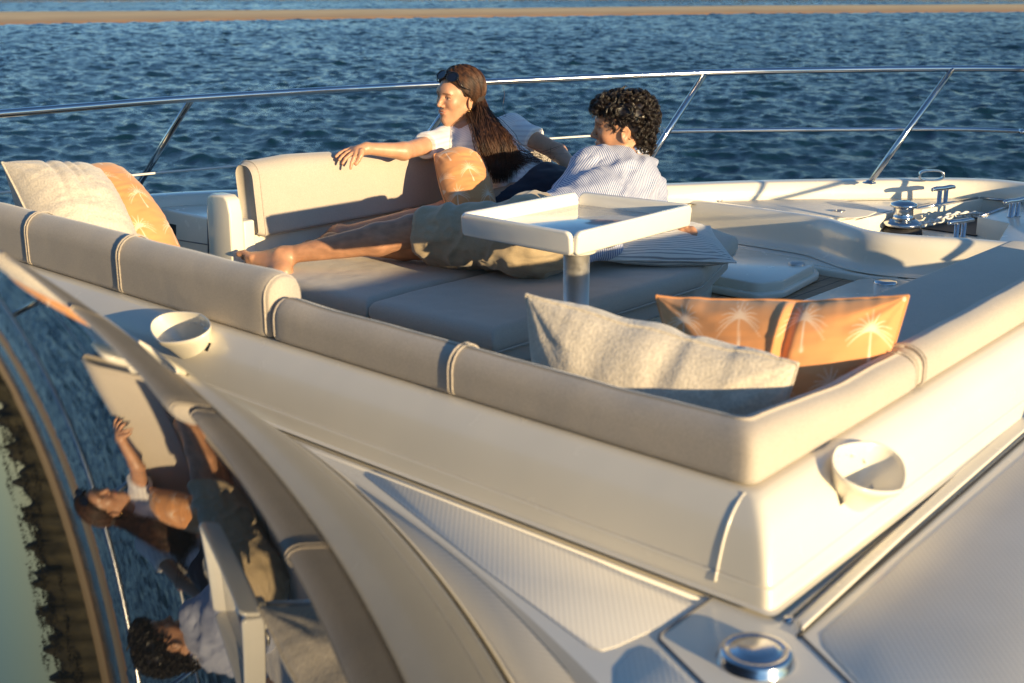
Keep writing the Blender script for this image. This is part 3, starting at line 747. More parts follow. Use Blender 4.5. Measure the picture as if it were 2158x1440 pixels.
back_cushion([along(dirR, s1_+.012), along(dirR, 3.0)], zc0, 2.912, .09, 'grey sofa back cushion running forward along the starboard coaming at the right edge', seams=(.012,))

# seat cushions of the benches
def box_cushion(name, poly, z0, z1, label, bev=.03, mat=CUSH, group='flat grey seat pads'):
    o = prism(name, poly, z0, z1, mat, None, 0, smooth=True)
    bm = bmesh.new(); bm.from_mesh(o.data); bmesh.ops.bevel(bm, geom=[e for e in bm.edges], offset=bev, segments=5, profile=.55, affect='EDGES', clamp_overlap=True)
    bm.to_mesh(o.data); bm.free(); o.data.polygons.foreach_set('use_smooth', [True]*len(o.data.polygons)); 
    tag(o, label, 'cushion', group); return o
box_cushion('seat_cushion', [FP(*q) for q in ((.16, .9), (.16, 3.0), (.74, 3.0), (.74, .9))], 2.464, 2.56, 'grey aft bench seat cushion below the sofa back')
sc_ = box_cushion('seat_cushion', [FP(*q) for q in ((.16, .15), (.16, .895), (3.46, .91), (3.5, .8), (3.5, .15))], 2.466, 2.565, 'blue-shaded grey starboard bench seat cushion under the right edge')

# ================================================================== SUN PAD
padpoly = [(1.10, 2.90), (1.10, 1.57), (2.25, 1.57), (2.86, 1.80), (3.02, 2.08), (3.02, 2.90)]
prism('sunpad_base', [FP(f, p) for f, p in ((1.14, 2.98), (1.14, 1.66), (2.22, 1.66), (2.80, 1.88), (2.95, 2.1), (2.95, 2.98))], SOLE-.02, 2.40, WHITE, yacht, .015)
under_ = box_cushion('sunpad_lower_cushion', [FP(*q) for q in ((1.115, 2.9), (1.115, 1.60), (2.24, 1.60), (2.84, 1.83), (2.99, 2.1), (2.99, 2.9))], 2.402, 2.468, 'thin lower sun pad layer showing under the big grey pad', .016, group='sun pad layers')
def softpad(name, poly, z0, z1, label, group='sun pad layers'):
    S = SDF(np.array([min(p[0] for p in poly), min(p[1] for p in poly), z0])-.03, np.array([max(p[0] for p in poly), max(p[1] for p in poly), z1])+.03, .0085)
    g = [S.lo[i]+np.arange(S.n[i])*S.h for i in range(3)]; X, Y = np.meshgrid(g[0], g[1], indexing='ij')
    n = len(poly); area = sum(poly[i][0]*poly[(i+1) % n][1]-poly[(i+1) % n][0]*poly[i][1] for i in range(n))
    if area < 0: poly = poly[::-1]
    d2 = np.full(X.shape, -9.)
    for i in range(n):
        a, b = np.array(poly[i]), np.array(poly[(i+1) % n]); e = b-a; e /= np.linalg.norm(e); dd = (X-a[0])*e[1]-(Y-a[1])*e[0]; d2 = np.maximum(d2, dd)
    r = .032; q = d2+r; zz = np.abs(g[2]-(z0+z1)/2)-(z1-z0)/2+r
    a = np.maximum(q, 0)[:, :, None]; b = np.maximum(zz, 0)[None, None]
    S.f = (np.sqrt(a*a+b*b)+np.minimum(np.maximum(q[:, :, None], zz[None, None]), 0)-r).astype(np.float32)
    V, Q = S.mesh(); V = relax(V, Q, 2)
    V[:, 2] += (fbm(V, 5, 3)*.005+fbm(V, 16, 2)*.0015)*np.clip((V[:, 2]-z0)/.05, 0, 1)
    o = fast(name, V, Q, CUSH); tag(o, label, 'cushion', group); return o
pf = [FP(*q) for q in padpoly]
# three cushions meeting at seams seen in the photo
c1 = softpad('sunpad_cushion', [FP(*q) for q in ((1.10, 2.90), (1.10, 2.145), (1.78, 2.145), (1.78, 2.90))], 2.47, 2.55, 'grey sun pad section under the man\'s bare foot beside the white end post')
c2 = softpad('sunpad_cushion', [FP(*q) for q in ((1.10, 2.142), (1.10, 1.57), (2.25, 1.57), (2.86, 1.80), (3.02, 2.08), (3.02, 2.142))], 2.47, 2.55, 'large grey sun pad section under the table edge and striped pillow')
c3 = softpad('sunpad_cushion', [FP(*q) for q in ((1.783, 2.90), (1.783, 2.145), (3.02, 2.145), (3.02, 2.90))], 2.47, 2.551, 'grey sun pad section the couple sit on against the backrest')
def lineY(pts, z): return [np.array([*FP(*q), z]) for q in pts]
tubeobj('piping', [(lineY(((1.105, 2.14), (1.105, 1.60), (1.13, 1.575), (2.25, 1.575), (2.85, 1.805), (3.01, 2.08)), 2.478), .004)], PIPE, c2, 8)
tubeobj('piping', [(lineY(((1.105, 2.15), (1.105, 2.88)), 2.478), .004)], PIPE, c1, 8)

# backrest of the sun pad: lofted between surveyed stations
Lb, Rb = atz(548, 500, 2.63)[:2], atz(905, 436, 2.63)[:2]
db = (Rb-Lb)/np.linalg.norm(Rb-Lb); nb_ = np.array([-db[1], db[0]])   # outboard
topz = lambda s: np.interp(s, [-.02, .2, .4, .65, .9, 1.3, 1.7], [2.905, 2.915, 2.905, 2.885, 2.865, 2.85, 2.84])
botz = lambda s: np.interp(s, [0, .9, 1.7], [2.628, 2.632, 2.635])
st = [0, .004, .012, .024, .04]+list(np.linspace(.07, 1.63, 50))+[1.66, 1.68, 1.69, 1.696, 1.70]
V = []; k = 0
for s in st:
    q = min(s, 1.7-s); sh = 1-.16*(1-min(1, q/.04))**2.2
    t, b = topz(s), botz(s); c = np.array([.06, (t+b)/2])
    pr = rrect(0, .125, b, t, .05, 6); k = len(pr)
    for a, z in pr:
        a2 = c[0]+(a-c[0])*sh; z2 = c[1]+(z-c[1])*(.5+.5*sh); lean = (z2-b)*.10
        p = Lb+db*s+nb_*(a2+lean-.004); V.append([*p, z2])
V = np.array(V); V += (fbm(V, 4, 3)*.004)[:, None]*np.array([nb_[0], nb_[1], .3])
m = len(st); i = np.arange(m-1)[:, None]*k; j = np.arange(k)[None]; j2 = (j+1) % k
Q = np.stack([i+j, i+j2, i+k+j2, i+k+j], -1).reshape(-1, 4).tolist()
bk = pyd('backrest_cushion', V, Q+[list(range(k)), list(range((m-1)*k, m*k))], CUSH, None, True)
tag(bk, 'beige backrest cushion on edge under the woman\'s outstretched arm', 'cushion')
def bkring(s, sc_=.985, grow=1.0):
    q = min(s, 1.7-s); sh = (1-.16*(1-min(1, q/.04))**2.2)*grow
    t, b = topz(s), botz(s); c = np.array([.06, (t+b)/2]); out_ = []
    for a, z in rrect(0, .125, b, t, .05, 6):
        a2 = c[0]+(a-c[0])*sh; z2 = c[1]+(z-c[1])*(.5+.5*sh); out_.append(np.array([*(Lb+db*s+nb_*(a2+(z2-b)*.10-.004)), z2]))
    return out_+out_[:1]
tubeobj('piping', [(bkring(.028, grow=1.01), .0035)], PIPE, bk, 8)
# white support wall and end post behind it
def BKP(s, o): return Lb+db*s+nb_*o
prism('backrest_support', [BKP(-.06, .05), BKP(1.75, .05), BKP(1.75, .14), BKP(-.06, .14)], SOLE, 2.66, WHITE, yacht, .012)
pw = [( -.0, 0), (0, .235), (.012, .285), (.035, .30), (.115, .30), (.14, .285), (.15, .23), (.15, 0)]
V = []
for s in (-.135, -.075):
    for a, z in pw: V.append([*BKP(s, a-.005), 2.50+z])
n = len(pw); Fs = [list(range(n)), list(range(n, 2*n))[::-1]]+[[i_, (i_+1) % n, n+(i_+1) % n, n+i_][::-1] for i_ in range(n)]
po = pyd('end_post', V, Fs, WHITE, None, True); bevel(po, .008, 3, 35); under(po, yacht)
prism('end_panel', [BKP(-.072, .0), BKP(-.02, .0), BKP(-.02, .14), BKP(-.072, .14)], 2.3, 2.70, WHITE, yacht, .008)
0 and prism('cubby_shade_panel', [np.array(YP(x, y, 2.45)) for x, y in ((355, 470), (371, 470))]+[np.array(YP(x, y, 2.45))+np.array([.02, .05]) for x, y in ((371, 470), (355, 470))], 2.33, 2.44, DARKP, yacht)

wa, wb = FP(1.77, 3.0), FP(1.77, 4.5)
def onf(x, y, off=.0): p = onwall(x, y, wa, wb); p[:2] -= FW[:2]*off; return p
tubeobj('locker_seam', [([onf(376, 506, .001), onf(446, 517, .001)], .003)], GR, yacht, 6)
tubeobj('locker_seam', [([onf(438, 462, .001), onf(440, 540, .001)], .004)], GR, yacht, 6)
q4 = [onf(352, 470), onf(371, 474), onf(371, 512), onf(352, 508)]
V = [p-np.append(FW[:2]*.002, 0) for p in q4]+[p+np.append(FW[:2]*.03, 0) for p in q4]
under(pyd('cubby_shade_panel', V, [[0, 1, 2, 3], [0, 4, 5, 1], [1, 5, 6, 2], [2, 6, 7, 3], [3, 7, 4, 0]], DARKP), yacht)  # closed dark panel; the cubby's inner shade is put into its colour

# ================================================================== TABLE
TZ = 2.88
tb = [atz(972, 450, TZ)[:2], atz(1210, 492, TZ)[:2], atz(1457, 432, TZ)[:2], atz(1218, 404, TZ)[:2]]
ctr = sum(tb)/4
table = empty('table', (*ctr, SOLE), 'square white pedestal table with raised rims standing at the sun pad edge', 'table')
def inset(poly, d):
    n = len(poly); res = []
    for i in range(n):
        p = np.array(poly[i]); a = np.array(poly[i-1])-p; b = np.array(poly[(i+1) % n])-p; a /= np.linalg.norm(a); b /= np.linalg.norm(b); bi = a+b; bi /= np.linalg.norm(bi)
        res.append(p+bi*d/abs(a[0]*bi[1]-a[1]*bi[0]))
    return res
prism('tabletop', inset(tb, .012), TZ-.062, TZ-.040, TABLEW, table, .006)
prism('inlay', inset(tb, .085), TZ-.0405, TZ-.037, plain('table_inlay', (.62, .60, .57), .13, Coat_Weight=.5), table, .001)
def rim(a, b, gapa, gapb, h0, h1):
    a = np.array(a); b = np.array(b); d = b-a; Ln = np.linalg.norm(d); d /= Ln; nn = np.array([-d[1], d[0]])  # inward = left (ccw)
    s0, s1 = gapa, Ln-gapb; r = .022
    def outl(off, lift):
        P = []
        for cx, sgn in ((s0, 1), (s1, -1)):
            pts = [(cx, h0+.012), (cx+sgn*.0, h1-r)]+[(cx+sgn*r*(1-math.cos(t)), h1-r+r*math.sin(t)) for t in np.linspace(.2, math.pi/2, 6)]
            pts = [(cx+sgn*.012, h0), (cx+sgn*.003, h0+.004)]+pts
            P.append(pts)
        L_ = P[0]+P[1][::-1]
        return [np.array([*(a+d*x+nn*(off-(z-h0)*.10)), z]) for x, z in L_]
    A1 = outl(0, 0); B1 = outl(.020, 0); n = len(A1)
    V = A1+B1; Fs = [list(range(n)), list(range(n, 2*n))[::-1]]+[[i_, n+i_, n+(i_+1) % n, (i_+1) % n] for i_ in range(n)]
    o = pyd('rim', V, Fs, TABLEW, None, True); bm = bmesh.new(); bm.from_mesh(o.data); bmesh.ops.recalc_face_normals(bm, faces=bm.faces); bm.to_mesh(o.data); bm.free()
    bevel(o, .0075, 4, 30); under(o, table)
# order ccw seen from above: near -> right -> far -> left
ccw = [tb[1], tb[2], tb[3], tb[0]]
gp = [(.012, .0), (.0, .012), (.012, .0), (.0, .012)]
for k in range(4): rim(ccw[k], ccw[(k+1) % 4], gp[k][0], gp[k][1], TZ-.070, TZ+.002)
lathe('collar', [(.0, .045), (.062, .045), (.064, .03), (.064, .004), (.060, 0), (.0, 0)], (*ctr, TZ-.135), TABLEW, table)
lathe('pedestal', [(.0, .0), (.085, 0), (.085, .012), (.05, .02), (.042, .03), (.042, TZ-.13-SOLE), (0, TZ-.13-SOLE)], (*ctr, SOLE), BRUSH, table)
tubeobj('release_lever', [(smooth_path([np.array([ctr[0]+.05, ctr[1]-.02, TZ-.10]), np.array([ctr[0]+.09, ctr[1]-.03, TZ-.112]), np.array([ctr[0]+.12, ctr[1]+.0, TZ-.11])], 5), .006)], BRUSH, table, 8)

# ================================================================== DECK GEAR
# skylight hatches on the sole
def hatch(pts, z0, z1, label, name='deck_hatch'):
    pl = [FP(*q) for q in pts]; c = sum(pl)/len(pl)
    h = empty(name, (*c, SOLE), label, 'hatch', 'white deck hatches')
    prism('hatch_frame', [p+(p-c)*.10 for p in wob(pl+pl[:1], 5)[:-1]], SOLE+.002, z0, WHITE, h, .010)
    prism('hatch_lid', wob(pl+pl[:1], 5)[:-1], z0+.004, z1, WHITE, h, .014, 4)
    return h, c
def roundpoly(P, r=.06, n=5):
    out_ = []; m = len(P)
    for i in range(m):
        p = np.array(P[i]); a = np.array(P[i-1])-p; b = np.array(P[(i+1) % m])-p; a = a/np.linalg.norm(a)*r; b = b/np.linalg.norm(b)*r
        for t in np.linspace(0, 1, n): out_.append((1-t)**2*(p+a)+2*t*(1-t)*p+t*t*(p+b))
    return out_
def hatch2(pts, z0, z1, label, r=.07):
    pl = [FP(*q) for q in roundpoly(pts, r)]; c = sum(pl)/len(pl)
    h = empty('deck_hatch', (*c, SOLE), label, 'hatch', 'white deck hatches')
    prism('hatch_frame', [c+(p-c)*1.09 for p in pl], SOLE+.002, z0, WHITE, h, .010)
    prism('hatch_lid', pl, z0-.003, z1, WHITE, h, .006, 2); return h
h1 = hatch2([(2.93, 2.32), (2.93, 1.74), (3.05, 1.69), (3.42, 1.74), (3.50, 1.80), (3.50, 2.32)], SOLE+.035, SOLE+.075, 'white deck hatch beyond the striped pillow with an oval vent', .035)
lathe('vent_cap', [(0, .014), (.02, .014), (.034, .010), (.036, .002), (.036, 0)], (*FP(3.36, 1.80), SOLE+.0745), BRUSH, h1, 32)

h2 = hatch2([(2.75, 1.50), (2.75, 1.0), (3.46, 1.0), (3.46, 1.42), (3.38, 1.50)], SOLE+.02, SOLE+.055, 'white deck hatch under the right bench edge with a round vent', .03)
lathe('vent_cap', [(0, .012), (.025, .012), (.045, .010), (.050, .002), (.050, 0)], (*FP(3.38, 1.38), SOLE+.0545), STEEL, h2, 32)

# windlass
wp = np.array([*YP(1900, 492, 2.366), 2.366])
WZ = .80
wl = empty('windlass', wp, 'chrome anchor windlass with mushroom capstan in the white foredeck well', 'windlass')
lathe('base_plate', [(0, .03), (.085, .03), (.095, .02), (.098, 0)], wp+[0, 0, .0], BLACK, wl)
lathe('chain_wheel', [(.0, .075), (.062, .075), (.075, .066), (.094, .058), (.098, .05), (.094, .042), (.072, .036), (.07, .03), (0, .03)], wp, STEEL, wl)
lathe('capstan', [(.0, .077), (.058, .0765), (.050, .085), (.047, .10), (.047, .122), (.050, .130), (.064, .135), (.066, .142), (.060, .150), (.03, .160), (.012, .163), (.011, .158), (0, .158)], wp, STEEL, wl)
# anchor chain: alternating links from windlass to bow slot
ca = wp+np.array([.06, -.05, .05]); cb = np.array([*YP(2075, 452, 2.44), 2.44])
cpath = smooth_path([ca, ca+(cb-ca)*.3+np.array([0, 0, .008]), ca+(cb-ca)*.55+np.array([0, 0, .022]), cb], 40)
cum = [0]
for a, b in zip(cpath[:-1], cpath[1:]): cum.append(cum[-1]+np.linalg.norm(b-a))
links = []; pitch = .027; k = 0; d = 0
while d < cum[-1]-.01:
    i_ = int(np.searchsorted(cum, d)); i_ = min(max(i_, 1), len(cpath)-2); p = cpath[i_]; t = cpath[i_+1]-cpath[i_-1]; t /= np.linalg.norm(t)
    s1 = np.cross(t, [0, 0, 1]); s1 /= np.linalg.norm(s1); s2 = np.cross(s1, t)
    rot = .6+(math.pi/2)*(k % 2); u = s1*math.cos(rot)+s2*math.sin(rot); pts = []
    for a in np.linspace(0, 2*math.pi, 15): pts.append(p+t*(.021*math.cos(a))+u*(.013*math.sin(a)))
    links.append((pts, .005)); d += pitch; k += 1
V, Q = tubes(links, 8); tag(fast('anchor_chain', V, Q, CHAINM), 'galvanised anchor chain running from the windlass into the dark bow slot', 'chain')
V, Q = tubes([(smooth_path([wp+[-.04, .02, .03], wp+[-.12, .03, .028], wp+[-.2, -.02, .012]], 6), .006)], 8)
tag(fast('rope', V, Q, ROPE), 'short tan rope lying beside the chrome windlass', 'rope')
# cleats
def cleat(px, py, z, ang, label, first=None, sz=1.):
    p = np.array([*YP(px, py, z), z])
    if first is None:
        c = empty('mooring_cleat', (0, 0, 0), label, 'cleat', 'chrome mooring cleats')
        for sx in (-.024, .024): lathe('cleat_post', [(0, .0), (.018, 0), (.018, .003), (.012, .006), (.0115, .07), (0, .07)], (sx, 0, 0), STEEL, c, 20)
        hp = smooth_path([np.array([x, 0, h]) for x, h in ((-.088, .076), (-.06, .080), (0, .078), (.06, .080), (.088, .076))], 5)
        tubeobj('cleat_horn', [(hp, np.interp(np.linspace(-1, 1, len(hp)), [-1, -.9, -.4, .4, .9, 1], [.005, .009, .0125, .0125, .009, .005]))], STEEL, c, 14)
    else:
        c = first.copy(); COL.objects.link(c); c['label'] = label
        for ch in first.children:
            d_ = ch.copy(); COL.objects.link(d_); d_.parent = c
    c.location = p; c.rotation_euler = (0, 0, ang); c.scale = (sz,)*3; return c
k1 = cleat(1985, 429, FD, R(32), 'chrome cleat standing alone on the port foredeck beyond the windlass')
cleat(2136, 457, FD, R(34), 'chrome cleat on the starboard side of the black bow slot', k1)
cleat(2022, 501, 2.38, R(30), 'chrome cleat low in the well behind the white riser', k1)
# fairlead ring on the bulwark
fl = aty(1962, 378, 6.64); fl[2] = 2.581
def oval(w_, h_, n=40, e=2.8): return [np.array([math.copysign(abs(math.cos(a))**(2/e), math.cos(a))*w_, 0, math.copysign(abs(math.sin(a))**(2/e), math.sin(a))*h_]) for a in np.linspace(0, 2*math.pi, n+1)]
ov = oval(.066, .030); V = []
for dy in (-.014, .014):
    for g in (1.0, .80):
        for p in ov[:-1]: V.append(fl+np.array([p[0]*g if g == 1 else p[0]*.86, dy, p[2]*(g if g == 1 else .7)]))
n = 40; Fs = []
for i_ in range(n):
    q = (i_+1) % n
    Fs += [[i_, q, n+q, n+i_], [2*n+i_, 3*n+i_, 3*n+q, 2*n+q], [i_, 2*n+i_, 2*n+q, q], [n+i_, n+q, 3*n+q, 3*n+i_]]
fo = pyd('fairlead', V, Fs, STEEL, None, True); bm = bmesh.new(); bm.from_mesh(fo.data); bmesh.ops.recalc_face_normals(bm, faces=bm.faces); bm.to_mesh(fo.data); bm.free(); bevel(fo, .003, 2, 40)
tag(fo, 'oval chrome fairlead ring standing on the bow bulwark', 'fairlead')
# flush lift rings
def latch(x, y, label, w_=.05):
    p = np.array([*YP(x, y, FD), FD+.004]); e = empty('flush_latch', p, label, 'latch', 'chrome flush locker latches')
    lathe('latch_plate', [(0, .0035), (.022, .0035), (.025, 0)], p-[0, 0, .003], STEEL, e, 24)
    tubeobj('latch_ring', [([p+np.array([w_*.6*math.cos(a), w_*.35*math.sin(a), .003]) for a in np.linspace(0, 2*math.pi, 17)], .0028)], STEEL, e, 6)
latch(1512, 425, 'flush chrome latch nearest the sun pad on the port locker'); latch(1690, 418, 'flush chrome latch in the middle of the port locker edge'); latch(1768, 447, 'flush chrome latch closest to the windlass on the port locker')
# filler cap
fcp = np.array([*YP(1592, 1392, DK), DK])
fc = empty('filler_cap', fcp, 'round chrome deck filler cap in the near starboard corner', 'filler cap')
lathe('cap_ring', [(0, .018), (.036, .018), (.0365, .0165), (.040, .0165), (.0405, .018), (.049, .0175), (.052, .013), (.053, .004), (.056, .0005), (.056, 0)], fcp, STEEL, fc, 64)
lathe('cap_key_disc', [(0, .0200), (.026, .0200), (.030, .0185), (.031, .017)], fcp+[0.002, .002, 0], STEEL, fc, 48)

# ---- cup holders
def cup(c, z, ax, la, lb, h, label, sgn=1):
    ax = np.array(ax)/np.linalg.norm(ax); bx = np.array([-ax[1], ax[0]]); n = 56; e = 1.32
    cu = empty('cup_holder', (*c, z), label, 'cup holder', 'white moulded cup holders')
    def ring(s, zz, dx=0, dy=0):
        P = []
        for a in np.linspace(0, 2*math.pi, n, endpoint=False):
            x = math.copysign(abs(math.cos(a))**(2/e), math.cos(a))*la*s; y = math.copysign(abs(math.sin(a))**(2/2.2), math.sin(a))*lb*s
            P.append(np.array([*(np.array(c)+ax*(x+dx)+bx*(y+dy)), zz+.006*math.cos(a)**2+y*sgn*.42*(s if s > .5 else 0)]))
        return P
    inb = lb*.5*sgn; rings = [ring(.10, z-h, 0, inb*1.5), ring(.34, z-h*.80, 0, inb*1.25), ring(.60, z-h*.52, 0, inb*.85), ring(.82, z-h*.25, 0, inb*.4), ring(.95, z-.012, 0, inb*.06), ring(1.0, z-.003), ring(.985, z), ring(.95, z-.0005), ring(.945, z-.004), ring(.915, z-.012, 0, inb*.06), ring(.78, z-h*.25, 0, inb*.42), ring(.56, z-h*.52, 0, inb*.85), ring(.30, z-h*.74, 0, inb*1.15), ring(.02, z-h*.78, 0, inb*1.2)]
    V = np.array(sum(rings, [])); m = len(rings); i = np.arange(m-1)[:, None]*n; j = np.arange(n)[None]; j2 = (j+1) % n
    o = fast('cup_body', V, np.stack([i+j, i+j2, i+n+j2, i+n+j], -1).reshape(-1, 4), WHITE); under(o, cu)
    bm = bmesh.new(); bm.from_mesh(coam.data); off = Vector(yacht.location)*0; kill = []
    for f in bm.faces:
        q = f.calc_center_median(); d = np.array([q.x, q.y])-np.array(c); u = d@ax/la; v = d@bx/lb
        if abs(u)**e+abs(v)**2.2 < .88 and q.z > z-.046: kill.append(f)
    bmesh.ops.delete(bm, geom=kill, context='FACES'); bm.to_mesh(coam.data); bm.free(); return cu
cup(YP(1832, 985, 2.798), 2.798, dirR, .092, .060, .115, 'white cup holder on the sunlit starboard coaming nearest the corner', 1)
cup(YP(380, 690, 2.812), 2.812, dirL, .102, .056, .115, 'white cup holder on the aft coaming behind the long sofa back', -1)

# ================================================================== GUARD RAIL
rail = empty('guard_rail', (0, 6, 2.5), 'polished steel guard rail with slanted stanchions curving round the bow', 'guard rail')
rp = [fp_ for fp_ in ((-3.5, 3.9), (-1.5, 3.86), (.70, 3.77), (1.54, 3.73), (2.75, 3.45), (4.05, 2.78), (4.65, 2.25), (5.0, 1.86), (5.16, 1.62), (5.18, 1.5))]
full = rp+[(f, 2*PC-p) for f, p in rp[4:-1][::-1]]
top = [np.array([*FP(f, p), 3.08+.015*max(0, f-3)]) for f, p in full]+[np.array([*FP(f, p), z]) for f, p, z in ((1.9, -.64, 3.07), (1.5, -.68, 3.02), (1.15, -.70, 2.86), (.85, -.71, 2.67))]
tp = smooth_path(top, 10); tubeobj('top_rail', [(tp, .0158)], STEEL, rail, 16)
# lower rail: wire aft, tube forward
def low(z, pts): return [atz(x, y, z) for x, y in pts]
wire = low(2.78, ((-500, 470), (0, 407), (260, 372), (490, 351), (800, 322), (1150, 293), (1392, 278)))
tubeobj('guard_wire', [(smooth_path(wire, 8), .0052)], CHAINM, rail, 8)
lt = low(2.80, ((1398, 277), (1700, 273.5), (2005, 272.5), (2158, 277)))
ltf = [np.linalg.solve(np.array([FW[:2], PT[:2]]).T, p[:2]-O2[:2]) for p in lt]
low2 = [np.array([*FP(f, 2*PC-p), 2.80]) for f, p in ltf[::-1]]
tubeobj('lower_rail', [(smooth_path(lt+[np.array([*FP(5.1, 1.5), 2.80])]+low2, 10), .0115)], STEEL, rail, 12)
tubeobj('guard_wire', [([low2[-1]]+[np.array([*FP(f, p), 2.78]) for f, p in ((2.75, -.50), (1.7, -.66), (1.1, -.70))], .0042)], STEEL, rail, 8)
def nearest_rail(x, y):
    best = min(tp, key=lambda p: (proj(p)[0]-x)**2+(proj(p)[1]-y)**2); return best
def proj(p):
    x, y, z = p[0], p[1], p[2]-ZC; yc = y*CT-z*ST; zc = y*ST+z*CT; return 1079+F_PX*x/yc, 720-F_PX*zc/yc
stn = []
for (tx, ty_, bx_, by_) in ((402, 211, 283, 405), (956, 178, 828, 392), (1487, 164, 1333, 392), (2005, 160, 1832, 386)):
    t_ = nearest_rail(tx, ty_); b_ = atz(bx_, by_, BW+.002); stn.append((t_, b_))
    o = tubeobj('stanchion', [([t_, b_], .0152)], STEEL, rail, 14)
    lathe('stanchion_foot', [(0, .016), (.016, .014), (.020, .006), (.034, .004), (.036, 0)], b_, STEEL, rail, 24)
for (t_, b_) in list(stn)[1:]:
    f, p = np.linalg.solve(np.array([FW[:2], PT[:2]]).T, t_[:2]-O2[:2]); f2, p2 = np.linalg.solve(np.array([FW[:2], PT[:2]]).T, b_[:2]-O2[:2])
    tubeobj('stanchion', [([np.array([*FP(f, 2*PC-p), t_[2]]), np.array([*FP(f2, 2*PC-p2), b_[2]])], .0125)], STEEL, rail, 12)
rg = min(range(1), key=lambda k: 0); ringc = atz(1397, 277, 2.79)
tubeobj('wire_shackle', [([ringc+np.array([.016*math.cos(a), 0, .018*math.sin(a)]) for a in np.linspace(0, 2*math.pi, 15)], .003)], STEEL, rail, 6)

# ================================================================== PILLOWS
def palm_mask(U, Vv, palms):
    M = np.zeros(U.shape)
    def seg(a, b, w0, w1):
        a = np.array(a); b = np.array(b); d = b-a; t = np.clip(((U-a[0])*d[0]+(Vv-a[1])*d[1])/(d@d), 0, 1)
        dist = np.hypot(U-a[0]-t*d[0], Vv-a[1]-t*d[1]); ww = w0+(w1-w0)*t
        np.maximum(M, np.clip((ww-dist)/.0016+.5, 0, 1), out=M)
    r = random.Random(7)
    for (x, y, s, ang) in palms:
        ca_, sa_ = math.cos(ang), math.sin(ang)
        T = lambda p: (x+s*(p[0]*ca_-p[1]*sa_), y+s*(p[0]*sa_+p[1]*ca_))
        seg(T((0, 0)), T((.02, -.42)), .010*s, .017*s); seg(T((.02, -.42)), T((.03, -.62)), .017*s, .034*s)
        for k in range(13):
            a = math.pi*(k+.5)/13*1.25-.39; ln = .40+.08*r.random(); p0 = np.array([0, 0.])
            pts = [(0, 0)]
            for q in range(1, 5):
                t = q/4; pts.append((math.cos(a)*ln*t, math.sin(a)*ln*t-.26*t*t*abs(math.cos(a))*ln/.4))
            for q in range(4):
                seg(T(pts[q]), T(pts[q+1]), .019*s*(1-q*.17), .019*s*(1-(q+1)*.2))
    return M
